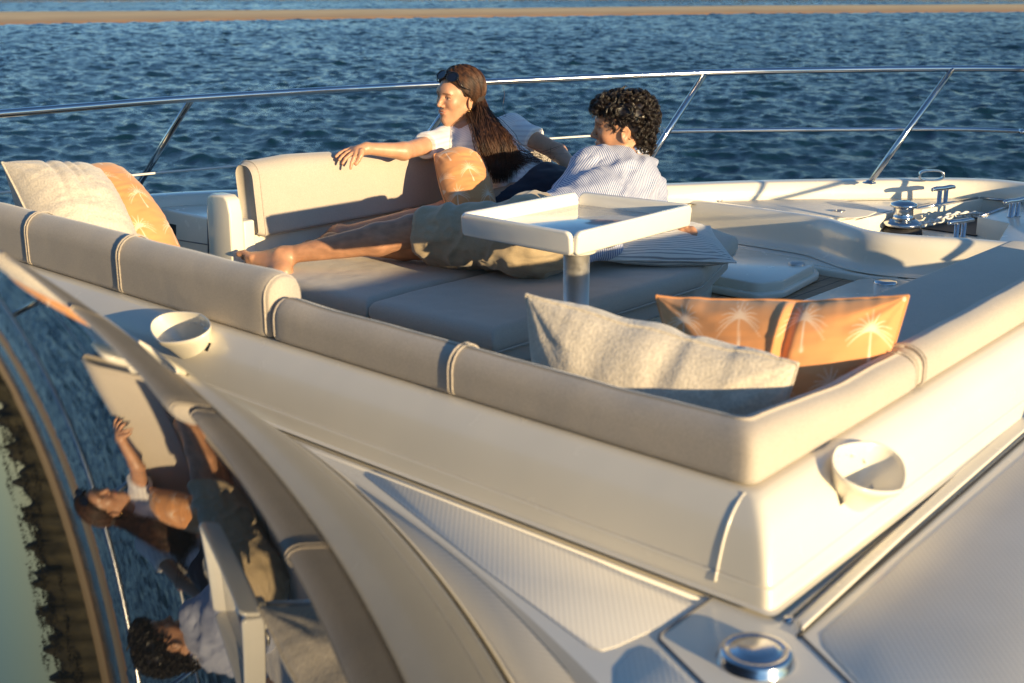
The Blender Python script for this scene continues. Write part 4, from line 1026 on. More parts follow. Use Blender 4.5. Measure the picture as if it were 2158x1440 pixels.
def pillow(name, c, ux, uy, W, H, T, mat, label, kind='plain', group=None, seed=0, fold=None, crease=0, pinch=.05, grid=150, sag=0, taper=0, rnd=0):
    """c centre, ux = width direction, uy = height direction (3D)"""
    ux = np.array(ux, float); ux /= np.linalg.norm(ux); uy = np.array(uy, float); uy -= ux*uy.dot(ux); uy /= np.linalg.norm(uy); un = np.cross(ux, uy)
    n = grid; t = np.sin(np.linspace(-math.pi/2, math.pi/2, n)); U, Vv = np.meshgrid(t, t, indexing='ij')
    out_v = []; masks = []; r2 = np.random.default_rng(seed)
    for side in (1, -1):
        prof = np.clip((1-np.abs(U)**2.2)*(1-np.abs(Vv)**2.2), 0, 1)**.55
        x = U*W/2*(1-pinch*(1-Vv**2)*np.abs(U)**3); y = Vv*H/2*(1-pinch*(1-U**2)*np.abs(Vv)**3)
        h = T/2*prof
        if rnd: x, y = x*np.sqrt(1-rnd*Vv**2/2), y*np.sqrt(1-rnd*U**2/2)
        if taper: x = x*(1-taper*((1-Vv)/2)**1.3)
        P3 = np.stack([x, y, np.full_like(x, seed*3.1)], -1).reshape(-1, 3)
        wr = fbm(P3, 7, 3).reshape(x.shape)*.008*prof**.6+fbm(P3*[1, 3, 1], 14, 2).reshape(x.shape)*.004*prof**.5
        # tension folds from the corners / top edge
        th = np.arctan2(1-np.abs(Vv), 1-np.abs(U)); rad = np.hypot(1-np.abs(U), 1-np.abs(Vv))
        wr += np.sin(th*13+seed+side)*.003*np.exp(-((rad-.35)/.25)**2)*prof**.4
        if fold is not None:
            for (fx, wd, dp) in fold: wr += dp*np.exp(-((U-fx-.12*Vv)/wd)**2)*np.clip((Vv+.3), 0, 1.3)*.8*prof**.3
        h = h+wr*1.0; edge = np.maximum(np.abs(U), np.abs(Vv)); h = np.where(edge > .995, 0, h)
        yy = y+Vv*fbm(np.stack([x, x*0, x*0+seed], -1).reshape(-1, 3), 14, 3).reshape(x.shape)*.007
        if sag: yy = yy-sag*np.exp(-((U-.05)/.22)**2)*np.clip(Vv, 0, 1)**2
        P = c+x[..., None]*ux+yy[..., None]*uy+(side*h)[..., None]*un
        out_v.append(P.reshape(-1, 3))
        if kind == 'palm':
            palms = []
            for a in range(-3, 4):
                for b in range(-3, 4):
                    palms.append((a*.125+(b % 2)*.062+r2.uniform(-.01, .01), b*.115+.02+r2.uniform(-.012, .012), .100, r2.uniform(-.15, .15)))
            masks.append(palm_mask(x*side, y, palms).ravel())
        elif kind == 'stripe': masks.append((y+fbm(P3, 4, 2).reshape(x.shape)*.006).ravel())
    i = np.arange(n-1)[:, None]*n; j = np.arange(n-1)[None]; q = np.stack([i+j, i+n+j, i+n+j+1, i+j+1], -1).reshape(-1, 4)
    V = np.vstack(out_v); Q = np.vstack([q, q[:, ::-1]+n*n])
    o = fast(name, V, Q, mat); tag(o, label, 'pillow', group)
    if kind == 'palm': attr(o, 'palm', np.concatenate(masks))
    if kind == 'stripe': attr(o, 's', np.concatenate(masks))
    # edge seam piping
    e1 = [V[a*n+0] for a in range(n)]+[V[(n-1)*n+b] for b in range(n)]+[V[a*n+n-1] for a in range(n-1, -1, -1)]+[V[b] for b in range(n-1, -1, -1)]
    pts = e1[::4]+[e1[0]]
    tubeobj('seam_piping', [(pts, .0032)], mat, o, 6)
    if kind == 'palm': attr(o.children[0], 'palm', np.zeros(len(o.children[0].data.vertices)))
    if kind == 'stripe': attr(o.children[0], 's', np.zeros(len(o.children[0].data.vertices)))
    return o
up = np.array([0, 0, 1.])
# foreground boucle pillow leaning on the aft back
TL, TR = A(1108, 618, 2.46), A(1682, 760, 2.20)
d_ = TR-TL; W_ = np.linalg.norm(d_); uy = up*1.0+np.array([-.2, -.16, 0]); uy = uy-d_/W_*uy.dot(d_/W_); uy /= np.linalg.norm(uy)
pillow('pillow', (TL+TR)/2-uy*.215, d_, uy, W_*1.0, .42, .27, BOUCLE, 'cream textured boucle pillow leaning in the near corner of the sofa', group='scatter pillows', seed=1, fold=[(.06, .09, -.014), (-.45, .12, -.008)], pinch=.03, taper=.22)
TL, TR = A(1383, 632, 2.62), A(1914, 632, 2.46)
d_ = TR-TL; W_ = np.linalg.norm(d_); uy = up+np.array([.05, .22, 0]); uy = uy-d_/W_*uy.dot(d_/W_); uy /= np.linalg.norm(uy)
pillow('pillow', (TL+TR)/2-uy*.18+np.array([0, 0, 0]), d_, uy, W_, .38, .29, PALM, 'orange palm-print pillow behind the cream boucle one in the near corner', 'palm', 'scatter pillows', seed=2, fold=[(.04, .05, -.03), (-.02, .04, .02)], pinch=.06, taper=.34, grid=230)
# left pair
def cornerpillow(TL, TR, BR, T, mat, label, kind='plain', **k):
    ux = TR-TL; uy = TR-BR; return pillow('pillow', (TL+BR)/2, ux, uy, np.linalg.norm(ux), np.linalg.norm(uy), T, mat, label, kind, 'scatter pillows', **k)
cornerpillow(A(4, 344, 3.82), A(208, 360, 4.05), A(318, 585, 3.78), .27, BOUCLE, 'pale linen pillow at the far left leaning on the long sofa back', seed=3, fold=[(-.5, .06, -.016), (-.2, .05, -.016), (.0, .05, -.012)])
cornerpillow(A(110, 358, 4.10), A(242, 350, 4.30), A(410, 590, 4.06), .25, PALM, 'orange palm-print pillow at the far left beside the linen one', 'palm', seed=4, grid=230)
cornerpillow(A(886, 314, 5.27), A(996, 312, 5.36), A(1078, 470, 5.12), .17, PALM, 'orange palm-print pillow propped against the woman\'s lap', 'palm', seed=5, grid=230, rnd=.62)
# striped pillow under the man's elbow
c = A(1388, 512, 4.78); pillow('pillow', c+np.array([0, 0, .0]), np.array([1, .12, -.04]), np.array([-.1, 1, .16]), .50, .38, .13, STRIPEP, 'black and white striped pillow lying flat under the man\'s elbow', 'stripe', 'scatter pillows', seed=6)

# ================================================================== PEOPLE
def frame(fwd, up_):
    f = np.array(fwd, float); f /= np.linalg.norm(f); u = np.array(up_, float); u -= f*u.dot(f); u /= np.linalg.norm(u)
    return np.stack([f, np.cross(u, f), u], 1)      # columns: forward, left, up
def head(S, c, M, s=1., male=False):
    P = lambda x, y, z: c+M@(np.array([x, y, z])*s)
    e = lambda p, r, k=.012, sub=False, MM=None: S.ell(P(*p), np.array(r)*s, M if MM is None else MM, k*s, sub)
    e((-.018, 0, .032), (.096, .076, .086), .0)
    e((.028, 0, .012), (.060, .064, .075), .02)
    e((.030, 0, -.030), (.052, .055, .072), .02)
    jw = .050 if male else .044
    for y in (-1, 1): S.cone(P(-.005, y*jw*1.08, -.045), P(.052, y*.020, -.092), .020*s, .016*s, .028*s)
    e((.066, 0, -.094), (.021, .024, .017), .016)
    for y in (-1, 1): e((.056, y*.034, -.022), (.024, .022, .024), .02)     # cheeks
    e((.078, 0, .030), (.016, .042, .020), .02)                            # brow
    for y in (-1, 1):
        e((.088, y*.031, .006), (.013, .017, .0105), .010, True)            # sockets
        e((.0705, y*.0305, .003), (.0125, .0135, .0125), .002)              # eyes
        e((.0735, y*.0305, .011), (.011, .0145, .0045), .003)               # upper lid
        e((.074, y*.0315, .0195), (.012, .019, .0045), .006)                # brow ridge
    S.cone(P(.083, 0, .014), P(.1035, 0, -.026), .0065*s, .0092*s, .012*s)
    e((.104, 0, -.0285), (.0098, .0100, .0085), .006)
    for y in (-1, 1): e((.0935, y*.0125, -.032), (.0095, .0072, .0072), .005)
    e(((.077 if male else .0735), 0, -.058), (.016, .029, .020), .012)
    lx = 0 if male else -.0030; e((.0905+lx, 0, -.0545), (.0078, .021 if male else .025, .0042), .004); e((.0885+lx, 0, -.0645), (.0085, .018 if male else .022, .0052), .004)
    S.ell(P(.0985, 0, -.0590), np.array((.008, .019, .0016))*s, M, .003*s, True)
    for y in (-1, 1):                                                      # ears
        E_ = M@np.array(Matrix.Rotation(R(-14*1), 3, 'Y'))@np.array(Matrix.Rotation(R(y*22), 3, 'Z'))
        e((-.012, y*.077, -.008), (.019, .0075, .031), .006, False, E_)
        e((-.010, y*.0845, -.004), (.0115, .006, .019), .004, True, E_)
        e((-.008, y*.079, -.034), (.009, .006, .010), .006)
    return P
def hand(S, w, k, n, side, s=1., curl=.5, spread=.16):
    """w wrist, k knuckle centre, n back-of-hand normal, side +1: thumb on cross(n, dir)"""
    w = np.array(w); k = np.array(k); d = k-w; d /= np.linalg.norm(d); n = np.array(n, float); n -= d*n.dot(d); n /= np.linalg.norm(n); t = np.cross(n, d)*side
    ln = .088*s; kn = w+d*ln
    S.cone(w+t*.008*s, kn+t*.024*s, .017*s, .0125*s, .01); S.cone(w-t*.006*s, kn-t*.022*s, .017*s, .0115*s, .01); S.cone(w, kn, .018*s, .0125*s, .012)
    for q, (o, L_) in enumerate(((.029, .066), (.0095, .074), (-.010, .069), (-.028, .055))):
        b = kn+t*o*s; dd = d+t*spread*(o/.03)*.5; ang = curl*(.5+.12*q); p = b
        for r_, fr in ((.0092, .45), (.0082, .31), (.0072, .24)):
            dd = dd/np.linalg.norm(dd)*math.cos(ang)-n*math.sin(ang)+0; dd /= np.linalg.norm(dd); q2 = p+dd*L_*fr*s*1.15
            S.cone(p, q2, r_*s, r_*.9*s, .003); p = q2; ang = curl*.55
    b = w+d*.022*s+t*.020*s; p1 = b+(d*.5+t*.75-n*.25)*.040*s; p2 = p1+(d*.9+t*.25-n*.3)*.032*s; p3 = p2+(d*.95-n*.3)*.024*s
    S.cone(b, p1, .0145*s, .0105*s, .01); S.cone(p1, p2, .0102*s, .0092*s, .004); S.cone(p2, p3, .0092*s, .0078*s, .003)
def foot(S, ank, toe, sole, s=1.):
    """ank ankle joint, toe direction, sole direction (points out of the sole)"""
    a = np.array(ank); t = np.array(toe, float); t /= np.linalg.norm(t); n = np.array(sole, float); n -= t*n.dot(t); n /= np.linalg.norm(n); l = np.cross(t, n)
    heel = a-t*.045*s+n*.052*s
    S.ell(heel, np.array((.036, .030, .034))*s, np.stack([t, l, n], 1), .02); S.cone(a, heel, .036*s, .028*s, .03)
    ball = a+t*.120*s+n*.058*s
    S.cone(a+t*.01*s, ball+l*.018*s-n*.004*s, .036*s, .019*s, .03); S.cone(a+n*.02*s, ball-l*.024*s, .032*s, .016*s, .03); S.cone(heel+t*.02, ball+l*.008*s, .026*s, .020*s, .03)
    for y in (-1, 1): S.ell(a+l*.034*y*s, np.array((.014, .010, .014))*s, None, .012)
    for q in range(5):
        o = (.032, .011, -.006, -.021, -.034)[q]; ln = (.050, .047, .040, .034, .027)[q]; r_ = (.0135, .0095, .009, .0085, .0085)[q]
        b = ball+l*o*s-t*(.004*q)*s; m_ = b+t*ln*.55*s-n*.006*s; S.cone(b-t*.02*s, m_, r_*s, r_*s, .005); S.cone(m_, b+t*ln*s+n*.004*s, r_*.95*s, r_*.9*s, .003)
def finish(name, S, mat, parent=None, it=2, lam=.5, extra=None):
    V, Q = S.mesh(); V = relax(V, Q, it, lam)
    if extra is not None: V = extra(V, Q)
    return fast(name, V, Q, mat, parent)
def tints(V, c, M, s, lips, brow, male=False, eyelook=.2):
    """surface colours that stay on the skin: lips, brows, eyes, lashes, plus painted shade in nostrils and lip line"""
    q = (V-c)@M/s; T = np.ones((len(V), 3)); x, y, z = q.T; ay = np.abs(y)
    near_ = (np.abs(x) < .13) & (ay < .1) & (np.abs(z) < .14)
    def mixin(m, col): T[:] = T*(1-m[:, None])+np.array(col)*m[:, None]
    sm = lambda v: np.clip(v, 0, 1)
    bl = np.exp(-(((ay-.038)/.018)**2+((z+.028)/.018)**2))*(x > .03)*near_; mixin(.30*bl, (1.0, .70, .62))
    lp = sm(1.6-np.hypot((z+.0597)/.0088*(1), y/.0225)*1.4)*(x > .078)*near_; mixin(lp, lips)
    if not male:
        zc = z+.0605-7*y*y; sml = sm(1.6-np.hypot(zc/.0066, y/.0255)*1.25)*(x > .060)*near_; mixin(sml, lips); tee_ = sm(1.8-np.hypot((zc+.0003)/.0026, y/.019)*1.6)*(x > .060)*near_; mixin(tee_*.7, (1.4, 2.2, 3.2))
    ln = sm(1.5-np.abs(z+.0592+.0-.25*(ay**2)*18)/.0013)*(ay < .019)*(x > .078)*near_; mixin(ln*(.8 if male else 0), (.30, .12, .12))
    nst = sm(1.4-np.hypot((z+.0385)/.0028, (ay-.0085)/.0035))*(x > .086)*near_; mixin(nst*.8, (.25, .12, .1))  # nostril openings: their shade is painted dark into the tint
    bw_ = sm(1.5-np.abs(z-.0215+.0-.10*(.018-np.abs(ay-.031)))/ (.0036 if male else .0026))*(ay > .012)*(ay < .052)*(x > .05)*near_; mixin(bw_*.85, brow)
    ew = sm(2.2-np.hypot((z-.0035)/.0042, (ay-.0305)/.0115)*2)*(x > .06)*near_; mixin(ew, (1.3, 2.0, 3.0) if not male else (1.4, 2.4, 3.6))
    yy = y-eyelook*.01; ir = sm(2-np.hypot((z-.0038)/.0040, (np.abs(yy)-.0305)/.0046)*1.6)*(x > .06)*near_; mixin(ir, (.10, .14, .16))
    up_ = sm(1.6-np.abs(z-.0078+.35*(ay-.0305)**2*30)/.0014)*(np.abs(ay-.0305) < .0145)*(x > .055)*near_; mixin(up_, (.10, .07, .06))
    lo_ = sm(1.2-np.abs(z+.0008-.25*(ay-.0305)**2*30)/.0011)*(np.abs(ay-.0305) < .012)*(x > .055)*near_; mixin(lo_*.6, (.35, .22, .18))
    return T

# ------------------------------------------------------------------ woman
A0 = A
def A(x, y, Y):   # she sits a little further back than the arm on the backrest
    t = min(1, max(0, (x-850)/80)); return A0(x, y, Y+.19*t*t*(3-2*t))
wh = A(964, 204, 5.38); WM = frame((-.74, -.67, -.02), (.17, .04, 1.)); WS = .98
lo, hi = np.array([-.86, 4.55, 2.50]), np.array([.42, 5.72, 3.34])
S = SDF(lo, hi, .0042)
PW = head(S, wh, WM, WS)
neck = A(990, 262, 5.42); chest = A(1012, 320, 5.36); waist = A(1080, 368, 5.26); pelv = A(1150, 408, 5.14)
S.cone(PW(-.028, 0, -.06), neck+np.array([.0, 0, -.02]), .046, .050, .03)
shR = A(938, 296, 5.34); shL = A(1078, 270, 5.47)
elR = A(850, 319, 5.22); wrR = A(772, 313, 5.13)
elL = A(1176, 322, 5.30); wrL = A(1222, 372, 5.08)
S.cone(neck-[0, 0, .02], chest, .05, .10, .06); S.cone(chest, waist, .098, .085, .06)
S.cone(neck-[0, 0, .02], shR, .04, .042, .05); S.cone(neck-[0, 0, .02], shL, .04, .042, .05)
S.cone(shR, elR, .042, .034, .03); S.cone(elR, wrR, .035, .0235, .02)
S.cone(shL, elL, .044, .036, .03); S.cone(elL, wrL, .037, .025, .02)
hand(S, wrL, wrL+np.array([.05, -.08, -.02]), np.array([.2, -.3, 1]), 1, .93, .45)
# right hand draped over the backrest
S.cone(wrR, A(756, 317, 5.115), .0235, .020, .012); 
kn = [A(741, 313.5, 5.135), A(744, 316, 5.12), A(747, 319, 5.105), A(751, 322, 5.09)]
for q in kn: S.cone(A(763, 316, 5.12), q, .016, .0115, .012)
tipm = [((727, 318, 5.115), (716, 323, 5.10), (708, 330, 5.085)), ((731, 322, 5.095), (722, 329, 5.08), (715, 337, 5.068)), ((737, 327, 5.075), (728, 335, 5.062), (722, 345, 5.055)), ((746, 332, 5.065), (741, 343, 5.055), (739, 355, 5.05))]
for b, ch in zip(kn, tipm):
    p = b
    for r_, q in zip((.0088, .0080, .0070), ch): q = A(*q); S.cone(p, q, r_, r_*.92, .003); p = q
p = A(762, 319, 5.09)
for r_, q in zip((.012, .0095, .0082), ((760, 328, 5.075), (756, 337, 5.065), (750, 346, 5.058))): q = A(*q); S.cone(p, q, r_*1.05, r_*.95, .004); p = q
# legs: folded sideways on the pad, knee towards the camera
hipR = pelv+np.array([-.06, -.02, -.02]); kneeR = A(945, 452, 4.98); ankR = A(715, 486, 4.98)
kneeR[2] = 2.655; ankR[2] = 2.60
S.cone(hipR, kneeR, .078, .052, .03); S.cone(kneeR, ankR, .050, .030, .02); foot(S, ankR, np.array([-1, .25, -.02]), np.array([0, .2, -1]), .9)
kneeL = A(1010, 430, 5.22); kneeL[2] = 2.64; ankL = A(860, 450, 5.32); ankL[2] = 2.60
S.cone(pelv, kneeL, .078, .052, .03); S.cone(kneeL, ankL, .048, .032, .02); foot(S, ankL, np.array([-1, .1, 0]), np.array([0, .2, -1]), .9)
S.cone(waist, pelv, .09, .10, .05)
V, Q = S.mesh(); V = relax(V, Q, 1, .45)
woman = fast('person', V, Q, SKIN_W); attr(woman, 'tint', tints(V, wh, WM, WS, (.92, .52, .50), (.20, .13, .10), eyelook=.15))
tag(woman, 'woman in a white tee with long brown hair, arm stretched along the backrest', 'person', 'couple on the sun pad')
# tee
S = SDF(lo, hi, .0055)
S.cone(neck-[.0, .0, .028], chest, .056, .122, .05); S.cone(chest, waist, .120, .112, .06); S.cone(waist, pelv, .114, .112, .04)
S.ell(chest+np.array([-.055, -.07, -.015]), (.055, .05, .05), None, .04); S.ell(chest+np.array([.05, -.085, -.015]), (.055, .05, .05), None, .04)
S.cone(neck-[0, 0, .035], shR, .05, .056, .05); S.cone(neck-[0, 0, .035], shL, .05, .058, .05)
S.cone(shR, shR+(elR-shR)*.62, .056, .056, .03); S.cone(shL, shL+(elL-shL)*.60, .060, .060, .03)
S.cutlocal(shR+(elR-shR)*.50, elR-shR, .14); S.cutlocal(shL+(elL-shL)*.50, elL-shL, .13)
S.cutlocal(neck+np.array([-.012, -.01, -.004]), (neck-chest)+np.array([-.05, -.04, .05]), .085)
nv = (pelv-waist)/np.linalg.norm(pelv-waist)
def wr(V, Q):
    n = vnormals(V, Q); a = (V-chest)@nv
    d = fbm(V*[1, 1, 2.5], 7, 3)*.007+np.sin(a*70+fbm(V, 6, 2)*5)*.0035*np.clip((a-.05)/.1, 0, 1)+fbm(V, 20, 2)*.0015
    return V+n*d[:, None]
tee = finish('tee_shirt', S, TEE, woman, 2, .5, wr)
me = tee.data; V = np.zeros(len(me.vertices)*3); me.vertices.foreach_get('co', V); V = V.reshape(-1, 3)
lat = np.cross(nv, np.array([0, -1, .2])); lat /= np.linalg.norm(lat); dA = (elR-shR)/np.linalg.norm(elR-shR)
sA = (V-chest)@lat; onarm = ((V-shR)@dA > .03) | ((V-shL)@((elL-shL)/np.linalg.norm(elL-shL)) > .04)
attr(tee, 's', np.where(onarm, (V-shR)@np.cross(dA, [0, -1, 0]), sA))
V, Q = tubes([([neck+np.array([-.012, -.01, -.008])+frame((neck-chest)+np.array([-.05, -.04, .05]), (0, 1, 0))@np.array([0, .057*math.cos(a), .057*math.sin(a)]) for a in np.linspace(0, 2*math.pi, 30)], .006)], 8)
cl_ = fast('neckband', V, Q, TEE, tee); attr(cl_, 's', np.zeros(len(V)))
# navy shorts
S = SDF(lo, hi, .0065)
S.cone(waist+(pelv-waist)*.8, pelv+(pelv-waist)*.3, .118, .130, .04); S.cone(pelv, pelv+(kneeR-pelv)*.62, .115, .088, .04); S.cone(pelv, pelv+(kneeL-pelv)*.42, .115, .092, .04)
S.cutlocal(pelv+(kneeR-pelv)*.60, kneeR-pelv, .12); S.cut(waist+(pelv-waist)*.72, waist-pelv); S.cut((0, 0, 2.556), (0, 0, -1))
finish('shorts', S, NAVY, woman, 2, .5, lambda V, Q: V+vnormals(V, Q)*(fbm(V*[1, 1, 2], 9, 3)*.012)[:, None])
# hair: scalp shell and long wind-blown strands
S = SDF(wh-.17, wh+.17, .0038)
M = WM; P = PW
S.ell(P(-.026, 0, .036), np.array((.100, .084, .091))*WS, M, .0)
S.ell(P(-.055, .02, -.02), np.array((.060, .070, .085))*WS, M, .03)
S.ell(P(.062, 0, -.040), np.array((.076, .079, .092))*WS, M, .010, True)
S.ell(P(.0, .085, -.022), np.array((.034, .030, .036))*WS, M, .008, True)
def hairn(V, Q):
    q = (V-wh)@M; return V+vnormals(V, Q)*(np.sin(np.arctan2(q[:, 1], q[:, 2])*90+fbm(V, 20, 2)*5)*.0004+fbm(V, 30, 2)*.0010)[:, None]
hb = finish('hair', S, HAIR_D, woman, 1, .5, hairn)
rg_ = np.random.default_rng(8); paths = []
def bez(pts, n=16):
    return smooth_path(pts, max(2, n//(len(pts)-1)))
for k in range(5200):
    a = rg_.uniform(-1, 1); side = rg_.random()
    sd_ = 1 if rg_.random() < .72 else -1
    t0 = R(rg_.uniform(-72, 62)); fe = np.array([math.sin(t0), rg_.normal()*.03, math.cos(t0)])
    te = R(rg_.uniform(-10, 30)); ed = np.array([-.22-.68*rg_.random(), sd_*(.95-.55*rg_.random()), -.42-.35*rg_.random()]); mdv = np.array([fe[0]*.75-.12-.2*rg_.random(), sd_*(.85+.15*rg_.random()), rg_.uniform(.0, .75)]); jt = 1.05+.05*rg_.random()+.030*math.sin(t0*26+sd_)+.015*math.sin(t0*61)
    def onh(v): v = v/np.linalg.norm(v); return P(-.026+v[0]*.100*jt, v[1]*.085*jt, .036+v[2]*.0915*jt)
    g = [onh(fe*(1-s_)**2+2*s_*(1-s_)*mdv+s_*s_*ed) for s_ in np.linspace(0, 1, 7)]
    # over the head, back behind the ear, down the shoulder
    u = rg_.uniform(0, 1); vv = rg_.normal()
    tgt = A(1018+42*u+vv*9, 292+rg_.normal()*4, 5.17+rg_.uniform(-.03, .05))
    lnk = rg_.uniform(0, 1)
    wind = max(0, rg_.normal())*(lnk > .45)
    e1 = A(1036+40*u+vv*7+wind*14, 345+rg_.normal()*6-wind*6, 5.16+rg_.uniform(-.03, .04))
    e2 = A(1044+34*u+vv*9+wind*38, 374+rg_.uniform(-22, 14)-wind*16, 5.13+rg_.uniform(-.03, .04))
    pb = bez(g+[tgt, e1, e2], 27); paths.append((pb[:len(pb)-int(rg_.integers(0, 9)*rg_.random())], None))
for k in range(46):   # loose flyaways blown to the right
    u = rg_.random(); s0 = A(1040+20*u, 255+60*u+rg_.normal()*8, 5.22); d = rg_.uniform(.3, 1)
    paths.append((bez([s0, s0+np.array([.04*d, -.01, -.03]), A(1085+60*d+rg_.normal()*10, 320+50*rg_.random(), 5.18), A(1115+70*d*rg_.random(), 338+rg_.normal()*16, 5.15)], 18), .0007))
fly = [A(1028, 172, 5.3), A(1052, 173, 5.3), A(1063, 195, 5.28), A(1060, 225, 5.26), A(1066, 245, 5.24), A(1056, 243, 5.24)]
paths.append((bez(fly, 25), .0007))
pp = []
for Pp, r_ in paths:
    n = len(Pp); rad = np.full(n, r_) if r_ else np.interp(np.linspace(0, 1, n), [0, .25, .8, 1], [.0006, .0011, .0011, .0003]); pp.append((Pp, rad))
V, Q = tubes(pp, 4); hs = fast('hair_strands', V, Q, HAIR_W, hb)
# sunglasses pushed up on the head
sg = empty('sunglasses', P(.06, 0, .10), 'black sunglasses pushed up on the woman\'s hair', 'sunglasses')
SG = P(.066, 0, .099); tilt = M@np.array(Matrix.Rotation(R(-38), 3, 'Y'))
for y in (-1, 1):
    ring = [SG+tilt@(np.array([-.004*(math.cos(a))**2*0, y*.036+.031*math.cos(a)*(1+.0*y), .022*math.sin(a)])+np.array([-.010*abs(y*.034+.027*math.cos(a))/.06, 0, 0])) for a in np.linspace(0, 2*math.pi, 28)]
    tubeobj('rim', [(ring, .0030)], BLACKGLOSS, sg, 8)
    cc_ = SG+tilt@np.array([-.006, y*.034, 0]); Vl = [cc_]+ring[:-1]; Vl = Vl+[v-tilt[:, 0]*.002 for v in Vl]; n = 28
    Fs = [[0, k+1, (k+1) % 27+1] for k in range(27)]+[[28, 28+(k+1) % 27+1, 28+k+1] for k in range(27)]
    under(pyd('lens', Vl, Fs, LENS, None, True), sg)
    hinge = SG+tilt@np.array([-.012, y*.062, .004]); tubeobj('temple', [(bez([hinge, P(.045, y*.086, .060), P(-.02, y*.089, .030), P(-.035, y*.090, .010)], 14), .0022)], BLACKGLOSS, sg, 6)
tubeobj('bridge', [([SG+tilt@np.array([0, -.009, .003]), SG+tilt@np.array([.002, 0, .005]), SG+tilt@np.array([0, .009, .003])], .0025)], BLACKGLOSS, sg, 6)
er = P(-.006, .083, -.050); tag(tubeobj('earring', [([er+M@np.array([.006*math.cos(a), .002*math.sin(a), .007*math.sin(a)]) for a in np.linspace(0, 2*math.pi, 16)], .0016)], GOLD, None, 8), 'small gold hoop earring on the woman\'s left ear', 'earring')

# ------------------------------------------------------------------ man
A = A0
mh = A(1309, 268, 5.04); MM_ = frame((-.985, .02, -.03), (.10, -.10, 1.)); MS = 1.06
lo, hi = np.array([-1.12, 4.1, 2.50]), np.array([.98, 5.35, 3.26])
S = SDF(lo, hi, .0046)
PM = head(S, mh, MM_, MS, True)
neck = A(1330, 338, 5.06); up_b = A(1308, 395, 4.96); mid = A(1255, 470, 4.74); pel = A(1140, 535, 4.52)
pel[2] = 2.69; mid[2] = 2.72
S.cone(PM(-.03, 0, -.055), neck, .056, .062, .03)
sL = A(1248, 352, 4.92); sR = A(1360, 402, 5.12)
eL = A(1176, 452, 4.72); wL = A(1105, 490, 4.50)
eR = A(1384, 478, 4.98); wR_ = A(1424, 492, 4.80); eR[2] = 2.66; wR_[2] = 2.668
S.cone(neck, up_b, .07, .13, .05); S.cone(up_b, mid, .12, .11, .05); S.cone(mid, pel, .11, .12, .05)
S.cone(neck, sL, .05, .055, .04); S.cone(neck, sR, .05, .055, .04)
S.cone(sL, eL, .05, .042, .03); S.cone(eL, wL, .042, .028, .02); hand(S, wL, wL+np.array([-.09, -.03, -.01]), np.array([0, -.4, 1]), -1, 1., .4)
S.cone(sR, eR, .05, .042, .03); S.cone(eR, wR_, .042, .027, .02)
kb = [A(1437, 486, 4.76), A(1438, 490, 4.755), A(1438, 495, 4.75), A(1436, 500, 4.745)]
for q in kb: S.cone(wR_, q, .022, .0125, .012)
for b, ch in zip(kb, (((1448, 481, 4.75), (1459, 481, 4.74), (1465, 485, 4.735)), ((1450, 486, 4.745), (1461, 487, 4.735), (1467, 491, 4.73)), ((1450, 492, 4.74), (1460, 493, 4.73), (1466, 497, 4.725)), ((1446, 498, 4.735), (1455, 499, 4.725), (1460, 502, 4.72)))):
    p = b
    for r_, q in zip((.0098, .009, .0078), ch): q = A(*q); S.cone(p, q, r_, r_*.92, .003); p = q
p = wR_
for r_, q in zip((.013, .011, .009), ((1430, 481, 4.77), (1436, 477, 4.75), (1444, 475, 4.74))): q = A(*q); S.cone(p, q, r_, r_*.9, .004); p = q
hL = A(1105, 530, 4.46); hL[2] = 2.70
kL = A(872, 487, 4.60); aL = A(618, 536, 4.60)
S.cone(hL, kL, .088, .058, .03); S.cone(kL, kL+(aL-kL)*.3+[0, .005, -.006], .056, .060, .03); S.cone(kL+(aL-kL)*.3+[0, .005, -.006], aL, .058, .032, .02)
foot(S, A(597, 544, 4.60), A(528, 522, 4.72)-A(597, 548, 4.60), np.array([-.55, -.5, -.62]), 1.0)
kR = A(850, 512, 4.72); aR = A(700, 525, 4.80); kR[2] = 2.61; aR[2] = 2.60
S.cone(hL+[0.02, .1, -.03], kR, .085, .052, .03); S.cone(kR, aR, .052, .034, .02); foot(S, aR, np.array([-1, .3, .2]), np.array([.1, .5, -1]), .95)
V, Q = S.mesh(); V = relax(V, Q, 1, .45)
man = fast('person', V, Q, SKIN_M); T = tints(V, mh, MM_, MS, (.75, .45, .45), (.12, .10, .10), True)
leg = np.clip((1.0-0)*((V[:, 0] < -.28) & (V[:, 0] > -.80)), 0, 1)*(.86+.14*np.clip(fbm(V*[1, 3, 3], 26, 3)*2, -1, 1)); leg = np.where(leg > 0, leg, 1)
T *= leg[:, None]; attr(man, 'tint', T)
tag(man, 'man in a striped shirt and khaki shorts reclining barefoot with his back to us', 'person', 'couple on the sun pad')
# shirt
S = SDF(lo, hi, .0055)
S.cone(neck-[0, 0, .02], up_b, .075, .142, .05); S.cone(up_b, mid, .142, .142, .06); S.cone(mid, pel+(mid-pel)*.15, .145, .140, .05)
S.cone(neck-[0, 0, .03], sL, .062, .078, .05); S.cone(neck-[0, 0, .03], sR, .062, .078, .05)
S.cone(sL, eL, .078, .066, .04); S.cone(eL, eL+(wL-eL)*.35, .066, .060, .03); S.cone(sR, eR, .078, .062, .04); S.cone(eR, eR+(wR_-eR)*.6, .058, .045, .03)
S.cutlocal(eL+(wL-eL)*.30, wL-eL, .10)
S.cone(pel+(mid-pel)*.3+[.05, -.09, -.07], pel+(mid-pel)*.6+[.12, -.10, -.06], .05, .05, .05)
S.cut((0, 0, 2.556), (0, 0, -1)); S.cut(pel+(mid-pel)*.12, (pel-mid))
S.cutlocal(neck+np.array([-.0, -.0, .035]), np.array([-.25, .1, 1]), .10)
